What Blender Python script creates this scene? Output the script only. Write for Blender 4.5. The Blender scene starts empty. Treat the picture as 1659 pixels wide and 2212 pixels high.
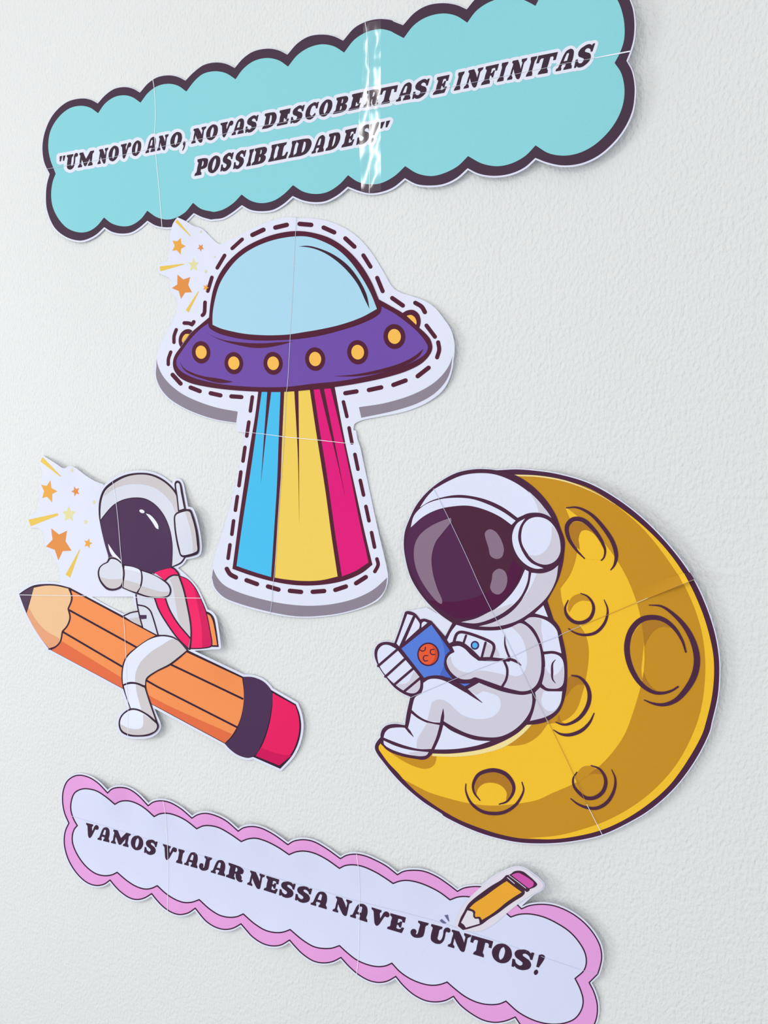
import bpy, bmesh, math, random
from mathutils import Vector
from mathutils.geometry import delaunay_2d_cdt

# ------------------------------------------------------------------ camera
scene = bpy.context.scene
FPX = 1661.0                       # focal length in pixels of the 1659 x 2212 frame
YAW, PITCH = math.radians(27.0), math.radians(-5.5)
CAM = Vector((0.39, -0.77, 1.45))
FWD = Vector((-math.sin(YAW) * math.cos(PITCH), math.cos(YAW) * math.cos(PITCH), math.sin(PITCH)))
RIGHT = Vector((math.cos(YAW), math.sin(YAW), 0.0))
UP = RIGHT.cross(FWD)
cam_data = bpy.data.cameras.new('camera')
cam = bpy.data.objects.new('camera', cam_data)
scene.collection.objects.link(cam)
cam.location = CAM
cam.rotation_euler = FWD.to_track_quat('-Z', 'Y').to_euler()
cam_data.sensor_fit = 'VERTICAL'
cam_data.sensor_height = 36.0
cam_data.lens = 36.0 * FPX / 2212.0
cam_data.clip_start = 0.02
scene.camera = cam

# ------------------------------------------------------------------ light
world = bpy.data.worlds.new('world')
scene.world = world
world.use_nodes = True
bg = world.node_tree.nodes['Background']
bg.inputs['Color'].default_value = (0.98, 0.985, 1.0, 1)
bg.inputs['Strength'].default_value = 0.94


def area(name, loc, target, sx, sy, power, color):
    d = bpy.data.lights.new(name, 'AREA')
    d.shape = 'RECTANGLE'
    d.size, d.size_y = sx, sy
    d.energy = power
    d.color = color
    o = bpy.data.objects.new(name, d)
    scene.collection.objects.link(o)
    o.location = loc
    o.rotation_euler = (Vector(target) - Vector(loc)).to_track_quat('-Z', 'Y').to_euler()
    return o


area('window_daylight', (-3.6, -2.1, 1.3), (0.0, 0.0, 1.3), 0.9, 1.2, 34.0, (0.94, 0.975, 1.0))
# a fluorescent tube under the ceiling, running away from the wall
tube = area('ceiling_tube_light', (-1.06, -1.98, 2.62), (-1.06, -1.98, 0.0), 1.2, 0.035, 14.0, (1.0, 0.985, 0.94))
tube.rotation_euler = (0.0, 0.0, math.atan2(-1.05, -0.56))

vs = scene.view_settings
vs.view_transform = 'Standard'
vs.look = 'None'
vs.gamma = 1.0
vs.use_curve_mapping = False
vs.exposure = 0.0

# ------------------------------------------------------------------ helpers
COL = scene.collection


def lin(c):
    c /= 255.0
    return c / 12.92 if c <= 0.04045 else ((c + 0.055) / 1.055) ** 2.4


MATS = {}


def mat(rgb, rough=0.5, spec=0.07, coat=0.0, key=None):
    k = (rgb, rough, spec, coat)
    if k in MATS:
        return MATS[k]
    m = bpy.data.materials.new('print_%d_%d_%d' % rgb)
    m.use_nodes = True
    nt = m.node_tree
    b = nt.nodes['Principled BSDF']
    b.inputs['Roughness'].default_value = rough
    b.inputs['Specular IOR Level'].default_value = spec
    if coat:
        b.inputs['Coat Weight'].default_value = coat
        b.inputs['Coat Roughness'].default_value = 0.12
    tc = nt.nodes.new('ShaderNodeTexCoord')
    nz = nt.nodes.new('ShaderNodeTexNoise')
    nz.inputs['Scale'].default_value = 900.0
    nz.inputs['Detail'].default_value = 2.0
    nt.links.new(tc.outputs['Object'], nz.inputs['Vector'])
    mx = nt.nodes.new('ShaderNodeMix')
    mx.data_type = 'RGBA'
    base = [lin(v) for v in rgb]
    mx.inputs['A'].default_value = (*[v * 0.95 for v in base], 1)
    mx.inputs['B'].default_value = (*[min(1, v * 1.05) for v in base], 1)
    nt.links.new(nz.outputs['Fac'], mx.inputs['Factor'])
    nt.links.new(mx.outputs['Result'], b.inputs['Base Color'])
    bp = nt.nodes.new('ShaderNodeBump')
    bp.inputs['Strength'].default_value = 0.04
    bp.inputs['Distance'].default_value = 0.0005
    nt.links.new(nz.outputs['Fac'], bp.inputs['Height'])
    nt.links.new(bp.outputs['Normal'], b.inputs['Normal'])
    MATS[k] = m
    return m


def wall_point(x, y):
    """Point (X, Z) on the wall plane y = 0 that the photograph shows at a pixel."""
    r = FWD + RIGHT * ((x - 829.5) / FPX) + UP * ((1106.0 - y) / FPX)
    t = -CAM.y / r.y
    p = CAM + r * t
    return p.x, p.z


FR = {'Q': (0.0, 0.0, 1.0)}


def frame(k, x0, y0, x1, w=1659.0):
    FR[k] = (x0, y0, (x1 - x0) / w)


def crom(pts, closed):
    n = len(pts)
    out = []
    rng = range(n) if closed else range(n - 1)
    for i in rng:
        p1, p2 = pts[i], pts[(i + 1) % n]
        if closed:
            p0, p3 = pts[i - 1], pts[(i + 2) % n]
        else:
            p0 = pts[i - 1] if i > 0 else (2 * p1[0] - p2[0], 2 * p1[1] - p2[1])
            p3 = pts[i + 2] if i + 2 < n else (2 * p2[0] - p1[0], 2 * p2[1] - p1[1])
        d = [max(1e-6, math.hypot(b[0] - a[0], b[1] - a[1]) ** 0.5) for a, b in ((p0, p1), (p1, p2), (p2, p3))]
        m1 = [(p2[j] - p1[j]) + d[1] * ((p1[j] - p0[j]) / d[0] - (p2[j] - p0[j]) / (d[0] + d[1])) for j in (0, 1)]
        m2 = [(p2[j] - p1[j]) + d[1] * ((p3[j] - p2[j]) / d[2] - (p3[j] - p1[j]) / (d[1] + d[2])) for j in (0, 1)]
        ln = d[1] ** 2
        k = max(1, int(math.ceil(ln / STEP)))
        for s in range(k):
            t = s / k
            h00, h10 = 2 * t ** 3 - 3 * t * t + 1, t ** 3 - 2 * t * t + t
            h01, h11 = -2 * t ** 3 + 3 * t * t, t ** 3 - t * t
            out.append(tuple(h00 * p1[j] + h10 * m1[j] + h01 * p2[j] + h11 * m2[j] for j in (0, 1)))
    if not closed:
        out.append(tuple(pts[-1]))
    return out


STEP = 4.0


def tokens(s, fr='Q'):
    pts = []
    f = FR[fr]
    for t in s.split():
        if ':' in t:
            f = FR[t[:-1]]
            continue
        c = t.endswith('c')
        x, y = t.rstrip('c').split(',')
        pts.append((f[0] + float(x) * f[2], f[1] + float(y) * f[2], c))
    return pts


def curve(s, fr='Q', closed=True):
    """Smooth pixel outline; points marked c are corners."""
    pts = tokens(s, fr) if isinstance(s, str) else s
    cs = [i for i, p in enumerate(pts) if p[2]]
    if not closed:
        cs = sorted(set(cs + [0, len(pts) - 1]))
        out = []
        for a, b in zip(cs[:-1], cs[1:]):
            out += crom([p[:2] for p in pts[a:b + 1]], False)[:-1]
        return out + [tuple(pts[-1][:2])]
    if not cs:
        return crom([p[:2] for p in pts], True)
    out = []
    n = len(pts)
    for q, a in enumerate(cs):
        b = cs[(q + 1) % len(cs)]
        if b <= a:
            b += n
        out += crom([pts[i % n][:2] for i in range(a, b + 1)], False)[:-1]
    return out


def ell(fr, cx, cy, rx, ry, rot=0.0, n=32):
    f = FR[fr]
    c, s = math.cos(math.radians(rot)), math.sin(math.radians(rot))
    out = []
    for i in range(n):
        a = 2 * math.pi * i / n
        u, v = rx * math.cos(a), ry * math.sin(a)
        out.append((f[0] + (cx + u * c - v * s) * f[2], f[1] + (cy + u * s + v * c) * f[2]))
    return out


def star(fr, cx, cy, r, rot=0.0, sx=0.85, ri=0.45):
    f = FR[fr]
    out = []
    for i in range(10):
        a = math.radians(rot - 90 + 36 * i)
        q = r if i % 2 == 0 else r * ri
        out.append((f[0] + (cx + q * sx * math.cos(a)) * f[2], f[1] + (cy + q * math.sin(a)) * f[2]))
    return out


def signed_area(p):
    return 0.5 * sum(p[i - 1][0] * p[i][1] - p[i][0] * p[i - 1][1] for i in range(len(p)))


def grow(loop, d):
    """Outline moved outward by d pixels, rounded at its corners."""
    n = len(loop)
    sgn = 1.0 if signed_area(loop) > 0 else -1.0
    out = []
    for i in range(n):
        a, b, c = loop[i - 1], loop[i], loop[(i + 1) % n]
        l1, l2 = math.hypot(b[0] - a[0], b[1] - a[1]), math.hypot(c[0] - b[0], c[1] - b[1])
        if l1 < 1e-6 or l2 < 1e-6:
            continue
        n1 = (sgn * (b[1] - a[1]) / l1, -sgn * (b[0] - a[0]) / l1)
        n2 = (sgn * (c[1] - b[1]) / l2, -sgn * (c[0] - b[0]) / l2)
        a1, a2 = math.atan2(n1[1], n1[0]), math.atan2(n2[1], n2[0])
        da = (a2 - a1 + math.pi) % (2 * math.pi) - math.pi
        if da * sgn > 0.35:
            k = int(abs(da) / 0.35) + 1
            for q in range(k + 1):
                t = a1 + da * q / k
                out.append((b[0] + d * math.cos(t), b[1] + d * math.sin(t)))
        else:
            t = a1 + da * 0.5
            out.append((b[0] + d * math.cos(t), b[1] + d * math.sin(t)))
    return out


def inside(p, poly):
    r = False
    for i in range(len(poly)):
        a, b = poly[i - 1], poly[i]
        if (a[1] > p[1]) != (b[1] > p[1]) and p[0] < (b[0] - a[0]) * (p[1] - a[1]) / (b[1] - a[1]) + a[0]:
            r = not r
    return r


def link(o, parent=None):
    COL.objects.link(o)
    if parent is not None:
        o.parent = parent
    return o


def tag(o, label, cat, group=None):
    o['label'] = label
    o['category'] = cat
    if group:
        o['group'] = group
    return o


class Sheet:
    """A paper cut-out taped to the wall: an Empty with its printed pieces as children."""
    LAYER = 0.0001

    def __init__(self, name, label, cat, px, lifts, base=0.0012):
        x, z = wall_point(*px)
        self.org = Vector((x, 0.0, z))
        self.root = bpy.data.objects.new(name, None)
        self.root.empty_display_size = 0.05
        self.root.location = self.org
        link(self.root)
        tag(self.root, label, cat)
        self.base = base
        self.lifts = []
        for (lx, ly, s, h) in lifts:
            wx, wz = wall_point(lx, ly)
            self.lifts.append((wx, wz, s / 1900.0, h * 0.8 / 1000.0))

    def depth(self, x, z, layer):
        y = self.base + layer * self.LAYER
        for (wx, wz, s, h) in self.lifts:
            q = ((x - wx) ** 2 + (z - wz) ** 2) / (2 * s * s)
            if q < 9:
                y += h * math.exp(-q)
        return -y

    def point(self, x, z, layer, extra=None):
        """Sheet point over the wall point (x, z), at its own height off the wall."""
        d = -self.depth(x, z, layer)
        if extra:
            d += extra(x, z)
        k = d / -CAM.y
        return Vector((x + (CAM.x - x) * k - self.org.x, -d, z + (CAM.z - z) * k - self.org.z))

    def _mesh(self, name, bm, material, parent, label):
        me = bpy.data.meshes.new(name)
        bm.to_mesh(me)
        bm.free()
        me.materials.append(material)
        for p in me.polygons:
            p.use_smooth = True
        o = bpy.data.objects.new(name, me)
        link(o, parent or self.root)
        if label:
            o['label'] = label
        return o

    def fill(self, name, loops, material, layer, parent=None, label=None, even=False, holes=(), rim=0.0, extra=None):
        if isinstance(loops[0][0], (int, float)):
            loops = [loops]
        co, ed = [], []
        hl = []
        for k, lp in enumerate(list(loops) + list(holes)):
            w = [wall_point(*p) for p in lp]
            w = [(a * 1000.0, b * 1000.0) for a, b in w]
            q = []
            for i in range(len(w)):
                a, b = w[i], w[(i + 1) % len(w)]
                m = max(1, int(math.hypot(b[0] - a[0], b[1] - a[1]) / 6.0))
                for s in range(m):
                    q.append((a[0] + (b[0] - a[0]) * s / m, a[1] + (b[1] - a[1]) * s / m))
            n0 = len(co)
            co += [Vector(p) for p in q]
            ed += [(n0 + i, n0 + (i + 1) % len(q)) for i in range(len(q))]
            if k >= len(loops):
                hl.append(q)
        xs, zs = [c.x for c in co], [c.y for c in co]
        g = 5.5
        if max(xs) - min(xs) > 20 and max(zs) - min(zs) > 20:
            for i in range(int(min(xs) // g), int(max(xs) // g) + 1):
                for j in range(int(min(zs) // g), int(max(zs) // g) + 1):
                    p = ((i + 0.37 + 0.5 * (j % 2)) * g, (j + 0.41) * g)
                    if min(xs) < p[0] < max(xs) and min(zs) < p[1] < max(zs):
                        co.append(Vector(p))
        vo, eo, fo, *_ = delaunay_2d_cdt(co, ed, [], 4 if even else 1, 1e-4)
        bm = bmesh.new()
        vm = {}
        for f in fo:
            if hl:
                cx = sum(vo[i].x for i in f) / len(f)
                cz = sum(vo[i].y for i in f) / len(f)
                if any(inside((cx, cz), h) for h in hl):
                    continue
            vs_ = []
            for i in f:
                if i not in vm:
                    x, z = vo[i].x / 1000.0, vo[i].y / 1000.0
                    vm[i] = bm.verts.new(self.point(x, z, layer, extra))
                vs_.append(vm[i])
            bm.faces.new(vs_)
        if rim:
            be = [e for e in bm.edges if len(e.link_faces) == 1]
            dup = {}
            for e in be:
                for v in e.verts:
                    if v not in dup:
                        dup[v] = (bm.verts.new(v.co), bm.verts.new(v.co + Vector((0, rim, 0))))
            for e in be:
                a, b = e.link_loops[0].vert, e.link_loops[0].link_loop_next.vert
                bm.faces.new((dup[b][0], dup[a][0], dup[a][1], dup[b][1]))
        return self._mesh(name, bm, material, parent, label)

    def stroke(self, name, pts, width, material, layer, parent=None, label=None, fr='Q',
               t0=1.0, t1=1.0, closed=False, cap=True, mid=None):
        """Ribbon along a pixel path; t0 / t1 narrow its ends, mid places its widest point."""
        if isinstance(pts, str):
            pts = curve(pts, fr, closed)
        n = len(pts)
        bm = bmesh.new()
        L, R = [], []
        for i in range(n):
            a = pts[i - 1] if (i > 0 or closed) else None
            b = pts[i]
            c = pts[(i + 1) % n] if (i < n - 1 or closed) else None
            d1 = (b[0] - a[0], b[1] - a[1]) if a else None
            d2 = (c[0] - b[0], c[1] - b[1]) if c else None
            d1 = d1 or d2
            d2 = d2 or d1
            l1, l2 = math.hypot(*d1) or 1, math.hypot(*d2) or 1
            nx, ny = -(d1[1] / l1 + d2[1] / l2), (d1[0] / l1 + d2[0] / l2)
            ll = math.hypot(nx, ny) or 1
            mit = min(2.2, 2.0 / max(0.3, ll))
            t = i / max(1, n - 1)
            if mid is None:
                wf = (t0 + (1 - t0) * min(1, t * 2)) if t < 0.5 else (t1 + (1 - t1) * min(1, (1 - t) * 2))
            else:
                u = t / mid if t < mid else (1 - t) / (1 - mid)
                e = t0 if t < mid else t1
                wf = e + (1 - e) * math.sin(math.pi / 2 * min(1, u))
            h = 0.5 * width * wf
            nx, ny = nx / ll * mit, ny / ll * mit
            L.append((b[0] + nx * h, b[1] + ny * h))
            R.append((b[0] - nx * h, b[1] - ny * h))

        def V(p):
            x, z = wall_point(*p)
            return bm.verts.new(self.point(x, z, layer))
        lv, rv = [V(p) for p in L], [V(p) for p in R]
        m = n if closed else n - 1
        for i in range(m):
            j = (i + 1) % n
            try:
                bm.faces.new((lv[i], rv[i], rv[j], lv[j])[::-1])
            except ValueError:
                pass
        if cap and not closed:
            for (p, q, vp, vq, e) in ((L[0], R[0], lv[0], rv[0], 1), (R[-1], L[-1], rv[-1], lv[-1], 1)):
                cx, cy = (p[0] + q[0]) / 2, (p[1] + q[1]) / 2
                r = math.hypot(p[0] - q[0], p[1] - q[1]) / 2
                if r < 0.6:
                    continue
                a0 = math.atan2(p[1] - cy, p[0] - cx)
                arc = [V((cx + r * math.cos(a0 + math.pi * s / 6), cy + r * math.sin(a0 + math.pi * s / 6))) for s in range(1, 6)]
                bm.faces.new([vp] + arc + [vq])
        bmesh.ops.recalc_face_normals(bm, faces=bm.faces[:])
        bm.normal_update()
        for f in bm.faces:
            if f.normal.y > 0:
                f.normal_flip()
        return self._mesh(name, bm, material, parent, label)


# ------------------------------------------------------------------ lettering
GLYPH = {
 'I': ["5,0c 95,0c 92,12c 78,22 76,50 78,78 92,88c 95,100c 5,100c 8,88c 22,78 24,50 22,22 8,12c"],
 'E': ["0,0c 92,0c 100,32c 88,34c 78,20 62,18 52,20c 52,44c 60,44 66,40 70,32c 80,32c 80,68c 70,68c 66,60 60,56 52,56c 52,82c 62,84 76,82 84,68c 96,68c 96,100c 0,100c 2,88c 14,80 14,50 14,20 2,12c"],
 'F': ["0,0c 66,0c 64,12c 54,22 52,40 52,44c 62,44 68,40 72,32c 82,32c 82,68c 72,68c 68,60 62,56 52,56c 52,82c 64,84 80,82 88,66c 100,66c 100,100c 0,100c 2,88c 14,80 14,50 14,20 2,12c"],
 'L': ["0,0c 95,0c 100,38c 88,38c 80,22 68,18 56,20c 54,50 56,80 70,88c 72,100c 0,100c 2,88c 16,80 16,50 16,20 2,12c"],
 'T': ["25,0c 75,0c 73,12c 66,22 66,50 66,82c 78,84 86,78 88,62c 100,62c 100,100c 0,100c 0,62c 12,62c 14,78 22,84 34,82c 34,50 34,22 27,12c"],
 'N': ["0,0c 32,0c 31,10c 23,18 22,40 22,60c 40,30 58,6 66,-2 76,-6 84,-2 86,8c 86,50 87,80 99,90c 100,100c 66,100c 67,90c 75,82 76,60 76,42c 60,70 44,92 38,100c 4,100c 2,92c 12,84 12,50 10,18 1,10c"],
 'M': ["0,0c 26,0c 25,10c 19,18 18,40 19,56c 30,36 40,12 46,3 54,3 64,24 74,48 78,58c 79,40 78,20 70,10c 70,0c 100,0c 99,12c 93,20 92,50 93,82 100,90c 100,100c 76,100c 66,80 56,60 50,50c 42,64 32,84 24,100c 2,100c 1,90c 8,82 8,50 7,18 0,10c"],
 'A': ["0,0c 32,0c 32,10c 27,16 28,22 30,30c 55,30c 56,20 55,14 50,10c 50,0c 100,0c 98,12c 90,22 91,50 88,72 80,92 62,103 46,101 33,94 24,76 18,50 13,24 9,14 0,10c", "33,44c 37,66 43,84 50,85 56,82 57,66 57,44c"],
 'O': ["50,-3 15,12 0,50 15,88 50,103 85,88 100,50 85,12", "49,13 38,28 36,50 40,74 51,87 62,72 64,50 60,26"],
 'C': ["100,101c 89,101c 86,93c 76,101 60,104 48,102 16,88 0,50 14,12 48,-3 74,2 94,22c 88,33c 76,22 64,16 54,20 41,32 38,52 42,74 54,85 68,84 80,78 87,62c 99,62c"],
 'S': ["4,-2c 14,-2c 18,6c 30,-3 56,-5 76,2 94,16 98,36 86,54 62,64 46,71 44,80 56,87 70,84 82,76 88,64c 98,64c 100,102c 88,102c 84,94c 70,103 50,105 32,100 12,90 4,72 14,54 36,44 54,35 56,24 46,14 30,16 18,24 12,38c 0,38c"],
 'D': ["0,0c 50,0 82,10 100,42 98,72 80,94 50,100 0,100c 2,88c 13,80 13,50 13,20 2,12c", "46,16c 58,22 64,40 64,60 58,80 46,85c 45,50"],
 'B': ["0,0c 56,0 84,4 98,18 96,38 78,51c 92,60 94,82 80,96 50,100 0,100c 2,88c 13,80 13,50 13,20 2,12c", "46,14c 58,18 60,30 56,40 46,43c", "46,58c 56,60 58,74 54,84 46,87c"],
 'P': ["0,0c 60,0c 58,12c 48,20 47,30 47,36c 70,36 96,44 100,68 92,92 62,100 0,100c 2,88c 13,80 13,50 13,20 2,12c", "47,50c 60,54 64,68 58,82 47,86c"],
 'R': ["0,0c 54,0c 52,12c 46,18 46,30 46,42c 54,42 56,30 62,12 74,0 90,-2 100,4c 100,14c 92,14 92,30 84,44 76,50c 92,58 96,80 80,96 50,100 0,100c 2,88c 13,80 13,50 13,20 2,12c", "46,56c 56,58 60,70 56,84 46,87c"],
 'U': ["2,100c 2,90c 12,82 12,60 12,36 18,8 42,-4 66,2 78,22 81,50 80,72 84,82 92,79 100,84 100,96 90,104 76,100 69,84 71,60 70,36 64,20 54,18 46,26 46,50 47,80 58,90c 58,100c"],
 'V': ["0,100c 2,90c 12,84 22,50 34,8 45,-3 55,6 66,36 75,64 80,72 88,70 98,74 101,86 94,99 80,102 70,92 64,70 57,44c 52,60 48,82 54,90c 54,100c"],
 'J': ["34,100c 36,90c 50,82 50,50 48,22 41,13 35,18 36,32 26,42 10,40 2,26 8,8 30,-4 60,0 82,14 86,40 86,80 98,90c 100,100c"],
 ',': ["20,20 50,27 85,18 95,0 75,-24 30,-38c 28,-30c 52,-12 45,-2 20,4"],
 '!': ["22,36c 52,36c 96,92 90,103 60,107 20,100c", "35,20 12,12 10,0 30,-8 52,0 56,12"],
 '"': ["5,100c 42,100c 28,66c 14,66c", "60,100c 97,100c 83,66c 69,66c"],
}


def interp(tab, x):
    if x <= tab[0][0]:
        (x0, a), (x1, b) = tab[0], tab[1]
    elif x >= tab[-1][0]:
        (x0, a), (x1, b) = tab[-2], tab[-1]
    else:
        for (x0, a), (x1, b) in zip(tab[:-1], tab[1:]):
            if x0 <= x <= x1:
                break
    return a + (b - a) * (x - x0) / (x1 - x0)


def glyph_loops(ch, xa, xb, base, cap, slant):
    global STEP
    res = []
    for s in GLYPH[ch]:
        pts = []
        for t in s.split():
            c = t.endswith('c')
            gx, gy = (float(v) / 100.0 for v in t.rstrip('c').split(','))
            x = xa + (xb - xa) * gx
            h = interp(cap, x)
            pts.append((x + interp(slant, x) * h * gy, interp(base, x) - h * gy, c))
        STEP = 1.6
        res.append(curve(pts))
        STEP = 4.0
    return res


LSH = {'V': (1, 1), 'T': (1, 1), '"': (.85, .9), 'U': (.4, .9), 'O': (.35, .65), 'S': (.2, .8), 'C': (.4, .9), 'A': (0, .2),
       'L': (0, .45), 'R': (0, .1), 'P': (0, .7), 'D': (0, .72), 'B': (0, .65), 'I': (0, .97), 'J': (.2, .9), 'M': (0, .8), '!': (.1, .9), ',': (-.2, 0)}


def letter(sheet, ch, lp, col, layer, par):
    lp = [grow(q, 0.5 if (k == 0 or ch in '!"') else -0.25) for k, q in enumerate(lp)]
    if ch in '!"':
        sheet.fill('letter', lp, col, layer, parent=par)
    else:
        sheet.fill('letter', lp[:1], col, layer, parent=par, holes=lp[1:])


def text_line(sheet, name, spec, base, cap, slant, col, layer, halo=None, label=None):
    """Lettering printed along a baseline: an optional pale halo, and every letter its own piece."""
    groups = []
    for fr, items in spec:
        f = FR[fr]
        for ch, l, r in items:
            l, r = f[0] + l * f[2], f[0] + r * f[2]
            m = (l + r) / 2
            sh = interp(slant, m) * interp(cap, m)
            a, b = LSH.get(ch, (0, .95))
            groups.append((ch, glyph_loops(ch, l - a * sh + 0.8, r - b * sh - 0.8, base, cap, slant)))
    if halo:
        hl = []
        for ch, lp in groups:
            hl += [grow(lp[0], halo[1])] + ([grow(q, halo[1]) for q in lp[1:]] if ch in '!"' else [])
        par = sheet.fill(name, hl, halo[0], layer, label=label)
        for ch, lp in groups:
            letter(sheet, ch, lp, col, layer + 1, par)
    else:
        for ch, lp in groups:
            letter(sheet, ch, lp, col, layer, None)


# ------------------------------------------------------------------ the room
def structure(name, corners, material):
    me = bpy.data.meshes.new(name)
    me.from_pydata(corners, [], [(0, 1, 2, 3)])
    me.materials.append(material)
    o = bpy.data.objects.new(name, me)
    link(o)
    o['kind'] = 'structure'
    return o


def wall_material():
    m = bpy.data.materials.new('rolled_white_paint')
    m.use_nodes = True
    nt = m.node_tree
    b = nt.nodes['Principled BSDF']
    b.inputs['Roughness'].default_value = 0.55
    b.inputs['Specular IOR Level'].default_value = 0.3
    tc = nt.nodes.new('ShaderNodeTexCoord')
    mp = nt.nodes.new('ShaderNodeMapping')
    mp.inputs['Scale'].default_value = (1.25, 1.0, 0.8)
    nt.links.new(tc.outputs['Object'], mp.inputs['Vector'])
    n1 = nt.nodes.new('ShaderNodeTexNoise')
    n1.inputs['Scale'].default_value = 240.0
    n1.inputs['Detail'].default_value = 2.0
    n1.inputs['Roughness'].default_value = 0.5
    n2 = nt.nodes.new('ShaderNodeTexNoise')
    n2.inputs['Scale'].default_value = 110.0
    n2.inputs['Detail'].default_value = 2.0
    nt.links.new(mp.outputs['Vector'], n1.inputs['Vector'])
    nt.links.new(mp.outputs['Vector'], n2.inputs['Vector'])
    b1 = nt.nodes.new('ShaderNodeBump')
    b1.inputs['Strength'].default_value = 0.95
    b1.inputs['Distance'].default_value = 0.0016
    b2 = nt.nodes.new('ShaderNodeBump')
    b2.inputs['Strength'].default_value = 0.25
    b2.inputs['Distance'].default_value = 0.002
    nt.links.new(n1.outputs['Fac'], b1.inputs['Height'])
    nt.links.new(n2.outputs['Fac'], b2.inputs['Height'])
    nt.links.new(b2.outputs['Normal'], b1.inputs['Normal'])
    nt.links.new(b1.outputs['Normal'], b.inputs['Normal'])
    n3 = nt.nodes.new('ShaderNodeTexNoise')
    n3.inputs['Scale'].default_value = 2.2
    n3.inputs['Detail'].default_value = 4.0
    nt.links.new(tc.outputs['Object'], n3.inputs['Vector'])
    mx = nt.nodes.new('ShaderNodeMix')
    mx.data_type = 'RGBA'
    mx.inputs['A'].default_value = (0.74, 0.755, 0.735, 1)
    mx.inputs['B'].default_value = (0.79, 0.80, 0.785, 1)
    nt.links.new(n3.outputs['Fac'], mx.inputs['Factor'])
    nt.links.new(mx.outputs['Result'], b.inputs['Base Color'])
    return m


structure('wall_back', [(-3.2, 0, 0), (3.2, 0, 0), (3.2, 0, 2.8), (-3.2, 0, 2.8)], wall_material())
structure('floor', [(-3.2, -3.6, 0), (3.2, -3.6, 0), (3.2, 0, 0), (-3.2, 0, 0)], mat((198, 202, 208), 0.5))

WHITE = mat((224, 227, 243))
SEAM = mat((240, 241, 247), 0.5)
SEAMG = mat((196, 200, 214), 0.5)

# ------------------------------------------------------------------ turquoise cloud banner
frame('A', 60, 140, 480)
frame('B', 440, 0, 860)
frame('C', 760, 0, 1180)
frame('D', 1100, 0, 1420)
frame('E', 110, 230, 510)
frame('F', 400, 150, 860)
frame('G', 820, 80, 1300)
DARK = mat((74, 55, 71))
TEAL = mat((138, 209, 216), 0.45, 0.12)
INK = mat((64, 46, 60))
HALO = mat((226, 229, 241))
ban = Sheet('cloud_banner', 'turquoise cloud-shaped paper banner with dark scalloped border and slogan in black italics', 'banner',
            (740, 430),
            [(1395, 10, 120, 13), (1330, 330, 90, 6), (1010, 385, 90, 5), (700, 430, 80, 3), (160, 510, 70, 3), (1180, 345, 60, 4)])
outer = curve("A: 187,932c 140,830 125,700 150,560 220,420 340,315 470,287 540,300 597,330c 660,260 740,205 830,190 900,205 957,237c 1030,155 1110,105 1210,90 1285,105 1345,135c 1420,60 "
              "B: 0,555 100,533 190,545 265,580c 340,495 430,437 550,415 640,430 714,467c 800,370 900,310 1020,295 1110,310 1190,347c 1290,235 1400,180 1510,162 1610,175 "
              "C: 350,180 437,215c 540,105 650,45 780,27 890,42 980,80c "
              "Q: 1030,-5 1065,-28 1100,-38 1135,-30 1157,-12c 1175,-45 1215,-78 1265,-88 1315,-66 1348,-25 "
              "D: 1348,0 1385,110 1402,280 1390,440 1355,570 1312,680c 1370,790 1400,930 1403,1060 1380,1230 1310,1400 1190,1570 1000,1740 800,1830 600,1852 430,1820 292,1768c "
              "C: 1470,1430 1340,1485 1200,1500 1080,1480 988,1435c 890,1520 780,1570 660,1583 550,1570 452,1520c 350,1600 240,1640 145,1648 50,1625 -35,1592c "
              "B: 1140,1665 1040,1715 950,1725 850,1710 758,1672c 680,1740 590,1790 490,1802 400,1790 325,1750c 240,1815 160,1860 70,1872 "
              "A: 1570,1320 1490,1300 1415,1265c 1330,1345 1250,1380 1170,1386 1090,1370 1020,1330c 950,1390 880,1430 800,1440 720,1425 652,1385c 580,1450 500,1490 440,1500 330,1470 230,1390 165,1240 155,1110 165,1010")
inner = curve("A: 238,930c 190,800 175,690 195,560 270,440 360,370 450,350 530,365 600,413c 660,330 740,275 820,260 890,275 962,323c 1030,235 1110,180 1200,162 1280,178 1353,228c 1430,130 "
              "B: 0,628 100,608 190,625 272,676c 340,585 430,520 540,495 640,515 720,568c 800,470 900,405 1010,378 1110,395 1198,448c 1290,335 1400,270 1520,248 1620,275 "
              "C: 340,270 443,325c 530,215 640,145 780,115 890,135 985,193c 1060,95 1150,30 1250,-10 1340,-22 1400,-20 1480,5 1567,50c "
              "Q: 1175,-20 1215,-52 1262,-62 1305,-42 "
              "D: 1212,0 1260,120 1290,280 1285,450 1240,590 1180,705c 1250,810 1285,940 1290,1060 1265,1200 1200,1350 1090,1500 930,1640 760,1720 600,1743 440,1715 295,1628c "
              "C: 1480,1330 1360,1395 1240,1418 1110,1395 992,1332c 900,1420 780,1480 680,1502 560,1480 455,1418c 360,1505 240,1565 120,1570 40,1545 -32,1495c "
              "B: 1150,1580 1050,1640 950,1655 850,1635 762,1580c 680,1660 590,1715 490,1733 400,1712 323,1660c 250,1735 160,1790 80,1808 "
              "A: 1570,1252 1480,1230 1410,1178c 1340,1260 1250,1310 1180,1320 1100,1300 1020,1245c 960,1320 880,1370 810,1378 720,1355 650,1303c 590,1375 520,1420 440,1430 340,1395 260,1310 210,1200 200,1090 215,990")
ban.fill('backing_sheet', grow([(x + 0.6, y + 1.4) for x, y in outer], 2.4), WHITE, 0, rim=0.0005)
ban.fill('border', outer, DARK, 1)
face = ban.fill('cloud_face', inner, TEAL, 2)
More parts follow.
